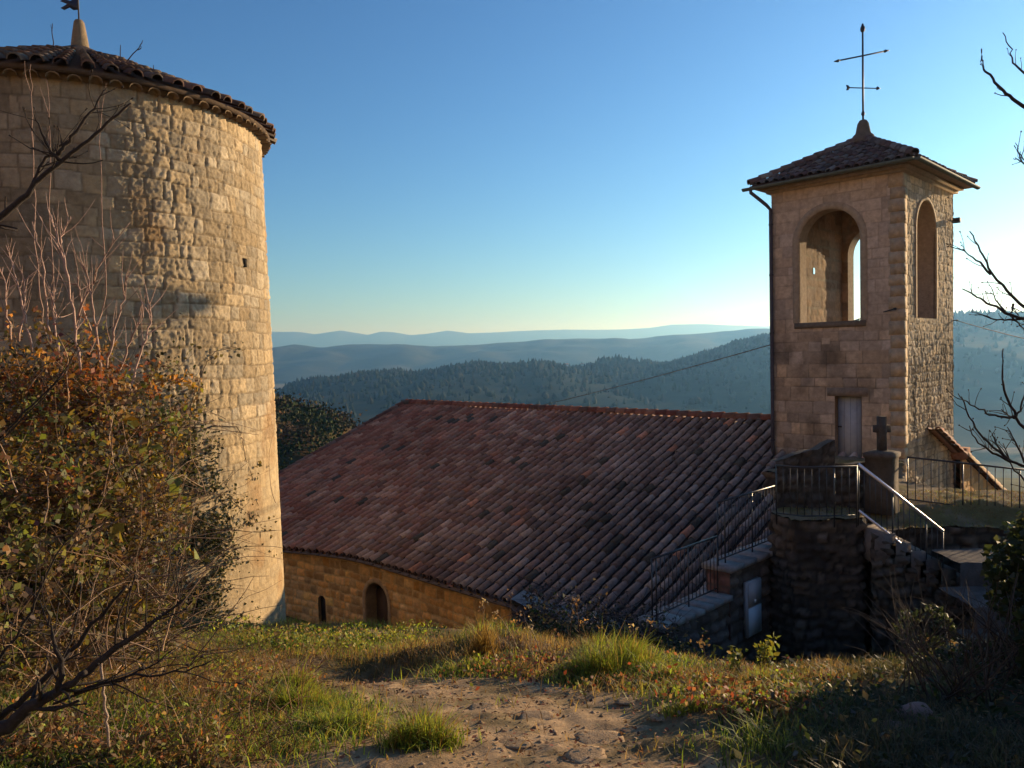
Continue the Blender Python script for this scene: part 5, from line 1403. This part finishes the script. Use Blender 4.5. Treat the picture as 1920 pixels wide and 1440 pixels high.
# --- stones
def stone(px, py, s, label, group=None, flat=.4, col=(.28, .2, .13), seed=0, y0=2.0, mat=None, name='stone'):
    rg = rgen(seed); c = on_ground(px, py, y0)
    u = np.linspace(0, math.pi, 9); v = np.arange(14) * 2 * math.pi / 14
    U_, V_ = np.meshgrid(u, v, indexing='ij')
    D = np.stack([np.sin(U_) * np.cos(V_), np.sin(U_) * np.sin(V_), np.cos(U_)], -1).reshape(-1, 3)
    D = np.sign(D) * np.abs(D) ** .75
    r = 1 + .45 * (fbm(D[:, 0] * 1.5 + seed, D[:, 1] * 1.5 + D[:, 2], 3, 7) - .5) * 2
    P = c + D * r[:, None] * np.array([s, s * rg.uniform(.6, .9), s * flat]) + UP * s * flat * .25
    i = np.arange(8)[:, None] * 14; j = np.arange(14)[None, :]; k = (j + 1) % 14
    q = np.stack([i + j, i + k, i + 14 + k, i + 14 + j], -1).reshape(-1, 4)
    return tag(mk(name, P, q, mat or M_STONE, None, np.array(col) * rg.uniform(.85, 1.15), True, c), label, 'stone', group)
stone(1722, 1362, .085, 'larger of two pinkish stones lying in the shade among the dark weeds', None, .8, (.26, .17, .15), 1)
stone(1684, 1384, .060, 'smaller of two pinkish stones lying in the shade among the dark weeds', None, .7, (.24, .16, .14), 2)
stone(950, 1118, .14, 'single pale stone at the left end of the tumbled wall', None, .6, (.5, .42, .34), 3, 9)
PS = [(1010, 1345, .10), (1130, 1392, .12), (1195, 1372, .08), (905, 1330, .07), (1040, 1300, .08), (960, 1395, .09), (1180, 1320, .07), (870, 1290, .06), (1095, 1425, .10), (1240, 1352, .07), (790, 1300, .06), (1000, 1270, .05)]
for i, (x, y, s) in enumerate(PS): stone(x, y, s, 'flat worn stone bedded in the sunlit earth of the path', 'stones bedded in the path', .06, (.33, .225, .13), 20 + i, name='path_stone')
# --- green tufts
TU = [(575, 1335, 'bright grass tuft at the left edge of the path, nearest the round tower', 1500, .19, .20), (665, 1372, 'grass tuft between two others along the left of the path', 1100, .14, .16), (792, 1395, 'rounded grass tuft closest to the viewer on the left of the path', 1300, .15, .17), (540, 1298, 'thin long grass at the corner where the path meets the shade', 700, .17, .14),
      (1165, 1262, 'tall bright green grass mound on the bank before the tumbled wall', 2600, .24, .27), (1090, 1268, 'low grass tuft left of the tall bright mound', 700, .13, .15), (1262, 1275, 'sparse grass tuft right of the tall bright mound', 700, .13, .15), (1420, 1290, 'small grass tuft by the two yellow leaved seedlings', 450, .12, .14), (1300, 1330, 'short flat grass tuft at the right side of the path', 600, .08, .16)]
for i, (x, y, lab, n, L, rad) in enumerate(TU):
    tuft('grass_tuft', x, y, lab, n, L, .006, rad, LIME + [LIME[1]] + GREEN[2:3], rgen(350 + i), 'grass', None, .75)
tuft('straw_tuft', 898, 1232, 'upright tuft of golden dry straw on the bank', 1100, .27, .005, .125, STRAW, rgen(370), 'dry grass', None, .45, 4)
# --- weeds in the dip before the church
WG = [(560, 1195), (610, 1205), (660, 1192), (705, 1205), (755, 1212), (480, 1205), (430, 1190), (520, 1225), (640, 1222), (780, 1190)]
for i, (x, y) in enumerate(WG):
    rg = rgen(380 + i); c = on_ground(x, y, 5)
    n = 480; d = rg.normal(size=(n, 3)); d /= np.linalg.norm(d, axis=1)[:, None]
    P = c + d * (rg.random(n) ** .4)[:, None] * np.array([.42, .35, .12]) * rg.uniform(.75, 1.25) + UP * .02
    P = above(P, .0)
    V, q = leaf_cards(P, .042, rg, .5, .5)
    o = thing('weed_clump', 'low leafy green weed clump in the dip below the church wall', 'weeds', c, 'green weeds below the church wall')
    mk('foliage', V, q, M_LEAF, o, np.repeat(pick(LIME[:2] + GREEN[:2] + OLIV[:3] + BRWN[:2], len(P), rg, .5), 4, 0))
rg = rgen(395)
for i, (x, y) in enumerate([(470, 1178), (540, 1172), (605, 1178), (680, 1172), (735, 1180), (790, 1200)]):
    tuft('grass_tuft', x, y, 'pale grass tuft on the crest in front of the church wall', 420, .13, .007, .4, LIME[:2] + STRAW[1:2] + OLIV[:1], rgen(396 + i), 'grass', 'pale grass before the church wall', .8, 6)
# --- dry stalks along the lip of the bank
rg = rgen(400)
DW = [(930, 1235, 110), (955, 1240, 130), (985, 1240, 85), (1000, 1238, 70), (1020, 1245, 110), (1045, 1240, 60), (1070, 1248, 105), (1095, 1235, 115), (1110, 1232, 75), (1130, 1235, 60), (975, 1225, 90), (940, 1225, 70), (1205, 1240, 80), (1335, 1265, 75), (1190, 1230, 60), (915, 1215, 95)]
for i, (x, y, h) in enumerate(DW):
    c = on_ground(x, y, 4.0); s = h * c[1] / F_PX
    mb = MB(); cc = np.array([(.30, .17, .08), (.17, .10, .06), (.36, .27, .18), (.12, .07, .05)][rg.integers(4)])
    P = curve_stem(mb, c - UP * .03, (rg.normal(0, .15), rg.normal(0, .15), 1), s, .0045, rg, .05, 7, cc, .07)
    for _ in range(rg.integers(2, 7)):
        j = rg.integers(2, 7); curve_stem(mb, P[j], (rg.normal(0, .6), rg.normal(0, .4), .8), s * rg.uniform(.1, .3), .0025, rg, 0, 4, cc * rg.uniform(.8, 1.3), .15)
    C_ = P[-1] + rg.normal(0, .018, (10, 3)); V, q = leaf_cards(C_, .024, rg); mb.add(V, q, cc * 1.3)
    tag(mb.build('dry_stalk', M_GRASS, None, False, c), 'thin dry weed stalk on the bank before the dark tumbled wall', 'weed', 'dry stalks along the bank')
# --- seedlings with yellow-green leaves
for i, (x, y, h, lab) in enumerate([(1378, 1275, 62, 'left of two small yellow-green leafed seedlings lit against the dark yard'), (1425, 1275, 85, 'taller right hand one of two yellow-green leafed seedlings lit against the dark yard')]):
    rg = rgen(420 + i); c = on_ground(x, y, 4); s = h * c[1] / F_PX
    t = thing('seedling', lab, 'plant', c); mb = MB(); cs = []
    for k in range(4 + 2 * i):
        P = curve_stem(mb, c, (rg.normal(0, .28), rg.normal(0, .2), 1), s * rg.uniform(.6, 1.05), .004, rg, 0, 7, (.12, .09, .05), .06)
        for p in P[2:]: cs += [p + rg.normal(0, .018, 3) for _ in range(4)]
    mb.build('stem', M_BARK, t); cs = np.array(cs)
    V, q = leaf_cards(cs, .04, rg, .3, .6); mk('foliage', V, q, M_LEAF, t, np.repeat(pick([(.20, .22, .04), (.28, .24, .04), (.15, .18, .05)], len(cs), rg), 4, 0))
# --- red and bronze bramble leaves creeping over the bank
rg = rgen(430); pts = []
for (x, y, sx, sy, n) in ((1000, 1250, 55, 10, 900), (1285, 1285, 40, 16, 900), (1380, 1305, 70, 22, 1500), (1490, 1300, 40, 18, 900), (1440, 1335, 50, 16, 700), (1120, 1290, 60, 8, 350), (950, 1270, 60, 10, 400), (1530, 1275, 25, 12, 300)):
    for _ in range(n // 3):
        c = on_ground(x + rg.normal(0, sx), y + rg.normal(0, sy), 2.5, 9)
        for _k in range(3): pts.append(c + np.array([rg.normal(0, .04), rg.normal(0, .04), abs(rg.normal(0, .035)) + .01]))
pts = np.array(pts)[::2]; V, q = leaf_cards(pts, .034, rg, .3, .55)
tag(mk('bramble_leaves', V, q, M_LEAF, None, np.repeat(pick(REDL + BRWN[:3] + OLIV[:2] + LIME[:1], len(pts), rg, .4), 4, 0)), kind='stuff')
# --- dry bramble heaped over the tumbled wall
rg = rgen(440)
hb = thing('dry_bramble', 'heap of dead grey bramble draped over the tumbled wall', 'bramble', (.9, 11.2, -4.5))
mb = MB()
for i in range(420):
    x = rg.uniform(.1, 2.3); y = 12.0 - .45 * x * .6 + rg.normal(0, .35); z = -4.0 + rg.normal(0, .22) - .12 * x
    curve_stem(mb, (x, y - .25, z - .1), (rg.normal(0, 1), rg.normal(-.3, .5), rg.normal(.3, .5)), rg.uniform(.4, 1.2), .006, rg, rg.uniform(.3, 1.6), 8, np.array([.10, .085, .085]) * rg.uniform(.4, 1.5), .16)
mb.build('cane_tangle', M_BARK, hb)
n = 5200; xx = rg.uniform(.1, 2.4, n); P = np.stack([xx, 11.85 - .3 * xx + rg.normal(0, .32, n), -4.15 - .14 * xx + rg.normal(0, .26, n)], 1)
V, q = leaf_cards(P, .06, rg, 0, .7); mk('dead_foliage', V, q, M_LITTER, hb, np.repeat(pick([(.07, .055, .05), (.10, .08, .075), (.045, .04, .035), (.13, .11, .10)], n, rg), 4, 0))
# dark weeds hanging below it
n = 3600; xx = rg.uniform(.15, 2.6, n); yy = 10.8 - .2 * xx + rg.normal(0, .4, n); P = np.stack([xx, yy, g(xx, yy) + np.abs(rg.normal(0, .28, n))], 1)
V, q = leaf_cards(P, .06, rg, .2, .6)
tag(mk('ground_cover', V, q, M_LEAF, None, np.repeat(pick(DARKG + BRWN[:2], n, rg), 4, 0)), kind='stuff')
# --- shrubs on the right
def shrub_at(label, specs, n, size, pal, seed, stems=60, name='evergreen_shrub'):
    rg = rgen(seed); P, idx = ell(specs, n, rg, .3); P = above(P)
    c = np.array([P[:, 0].mean(), P[:, 1].mean(), 0]); c[2] = gz(c[0], c[1])
    t = thing(name, label, 'shrub', c)
    V, q = leaf_cards(P, size, rg, .2, .55); mk('foliage', V, q, M_LEAF, t, np.repeat(pick(pal, len(P), rg, .45), 4, 0))
    mb = MB()
    for i in range(stems):
        s = specs[rg.integers(len(specs))]; p = at(s[0] + rg.normal(0, .5) * s[3], s[1] + .4 * s[4], s[2]); p[2] = max(p[2], gz(p[0], p[1]))
        curve_stem(mb, p, (rg.normal(0, .5), rg.normal(0, .5), 1), rg.uniform(.3, .8), .005, rg, .3, 6, np.array([.09, .07, .055]) * rg.uniform(.6, 1.5), .12)
    mb.build('twig_tangle', M_BARK, t)
    return t
shrub_at('dark glossy evergreen shrub standing below the stair handrail', [(1735, 1190, 6.6, 55, 60, .25, 1), (1750, 1260, 6.2, 70, 70, .3, 1.2), (1700, 1290, 6.0, 60, 40, .3, .6)], 4200, .05, DARKG + [(.07, .085, .06)], 450)
shrub_at('grey leaved bramble mass at the lower right edge', [(1860, 1270, 5.2, 110, 60, .4, 1), (1890, 1360, 4.4, 130, 90, .4, 1.3), (1780, 1390, 4.0, 90, 60, .3, .8), (1960, 1330, 4.8, 120, 130, .5, 1)], 9000, .05, DARKG + [(.10, .11, .11), (.08, .085, .07), (.05, .045, .035)], 451, 160, 'bramble_shrub')
SHX = SHADOW_SHRUBS
for i, (x, y, h, w) in enumerate(SHX):
    rg = rgen(470 + i); z0 = gz(x, y); n = int(6500 * h)
    d = rg.normal(size=(n, 3)); d /= np.linalg.norm(d, axis=1)[:, None]
    P = np.array([x, y, z0 + h * .48]) + d * (rg.random(n) ** .35)[:, None] * np.array([w, w * .8, h * .54])
    t = thing('shade_shrub', 'dense dark shrub added at the right edge to shade the lower right ground', 'shrub', (x, y, z0), 'added shade shrubs at the right edge')
    V, q = leaf_cards(P, .06, rg, .1, .7); mk('foliage', V, q, M_LEAF, t, np.repeat(pick(DARKG, n, rg), 4, 0))
    mb = MB()
    for k in range(7): curve_stem(mb, (x, y, z0 - .05), (rg.normal(0, .35), rg.normal(0, .35), 1), h * .8, .02, rg, 0, 6, (.06, .05, .04), .06, 5)
    mb.build('stem', M_BARK, t)
# weeds in the shaded foreground on the right
rg = rgen(480); n = 7500
Yb = 2.4 + 5.2 * rg.random(n) ** 1.3; Xb = Yb * rg.uniform(.28, .72, n); keep = (fbm(Xb * 2, Yb * 2, 3, 481) > .45) & (Xb > .55 + .42 * (Yb - 2.4)); Xb, Yb = Xb[keep], Yb[keep]
P = np.stack([Xb, Yb, g(Xb, Yb) + np.abs(rg.normal(0, .045, len(Xb)))], 1)
V, q = leaf_cards(P, .045, rg, .3, .55)
tag(mk('ground_ivy', V, q, M_LEAF, None, np.repeat(pick(DARKG + [(.09, .09, .075), (.07, .06, .045)] + BRWN[:1], len(P), rg), 4, 0)), kind='stuff')
# --- dead bracken and bramble canes over the lower left
rg = rgen(490); mb = MB()
for i in range(1500):
    px = rg.uniform(-40, 580); py = rg.uniform(1235, 1450) - .10 * max(0, px - 300)
    c = on_ground(px, py, 2.2, 9)
    cc = np.array([(.27, .165, .09), (.17, .10, .06), (.36, .27, .19), (.22, .10, .055), (.10, .065, .045)][rg.integers(5)])
    curve_stem(mb, c, (rg.normal(0, .7), rg.normal(0, .5), rg.uniform(.1, .9)), rg.uniform(.08, .42), rg.uniform(.0016, .0032), rg, rg.uniform(0, 1.2), 6, cc * rg.uniform(.7, 1.3), .16)
tag(mb.build('dead_canes', M_GRASS), kind='stuff')
n = 9000
px = rg.uniform(-40, 600, n); tmp = np.array([on_ground(a, rg.uniform(1225, 1450), 2.2, 9) for a in px[:1500]])
P = (tmp[:, None, :] + np.stack([rg.normal(0, .07, (1500, 6)), rg.normal(0, .07, (1500, 6)), np.abs(rg.normal(0, .05, (1500, 6)))], -1)).reshape(-1, 3)
P[:, 2] = np.maximum(P[:, 2], g(P[:, 0], P[:, 1]) + .008); keep = pathmask(P[:, 0], P[:, 1]) < .25; P = P[keep]
V, q = leaf_cards(P, .030, rg, .3, .5)
tag(mk('undergrowth', V, q, M_LEAF, None, np.repeat(pick(BRWN + BRWN[:2] + OLIV[:2] + RUST[:1] + LIME[:1], len(P), rg, .4), 4, 0)), kind='stuff')
pc_ = MB(); B = px_path([(188, 1235), (193, 1290), (198, 1340), (205, 1400)], 2.9, .003, rg, 5); pc_.tube(B, .006, 5, (.42, .31, .24))
tag(pc_.build('dry_cane', M_BARK, None, False, B[-1]), 'single pale upright cane in front of the dark limb at lower left', 'cane')
# turf and litter on the terrace strip
rg = rgen(500); n = 12000; Xb = rg.uniform(5, 14, n); Yb = rg.uniform(12.6, 15.4, n); keep = inside_poly(Xb, Yb, plan); Xb, Yb = Xb[keep], Yb[keep]
P = np.stack([Xb, Yb, terrace_z(Xb, Yb)], 1)
V, q, t = blades(P, .04, .009, rg, 1.2); tag(mk('turf', V, [q, t], M_GRASS, None, np.repeat(pick(BRWN + STRAW[3:] + OLIV[:2], len(P), rg), 5, 0)), kind='stuff')
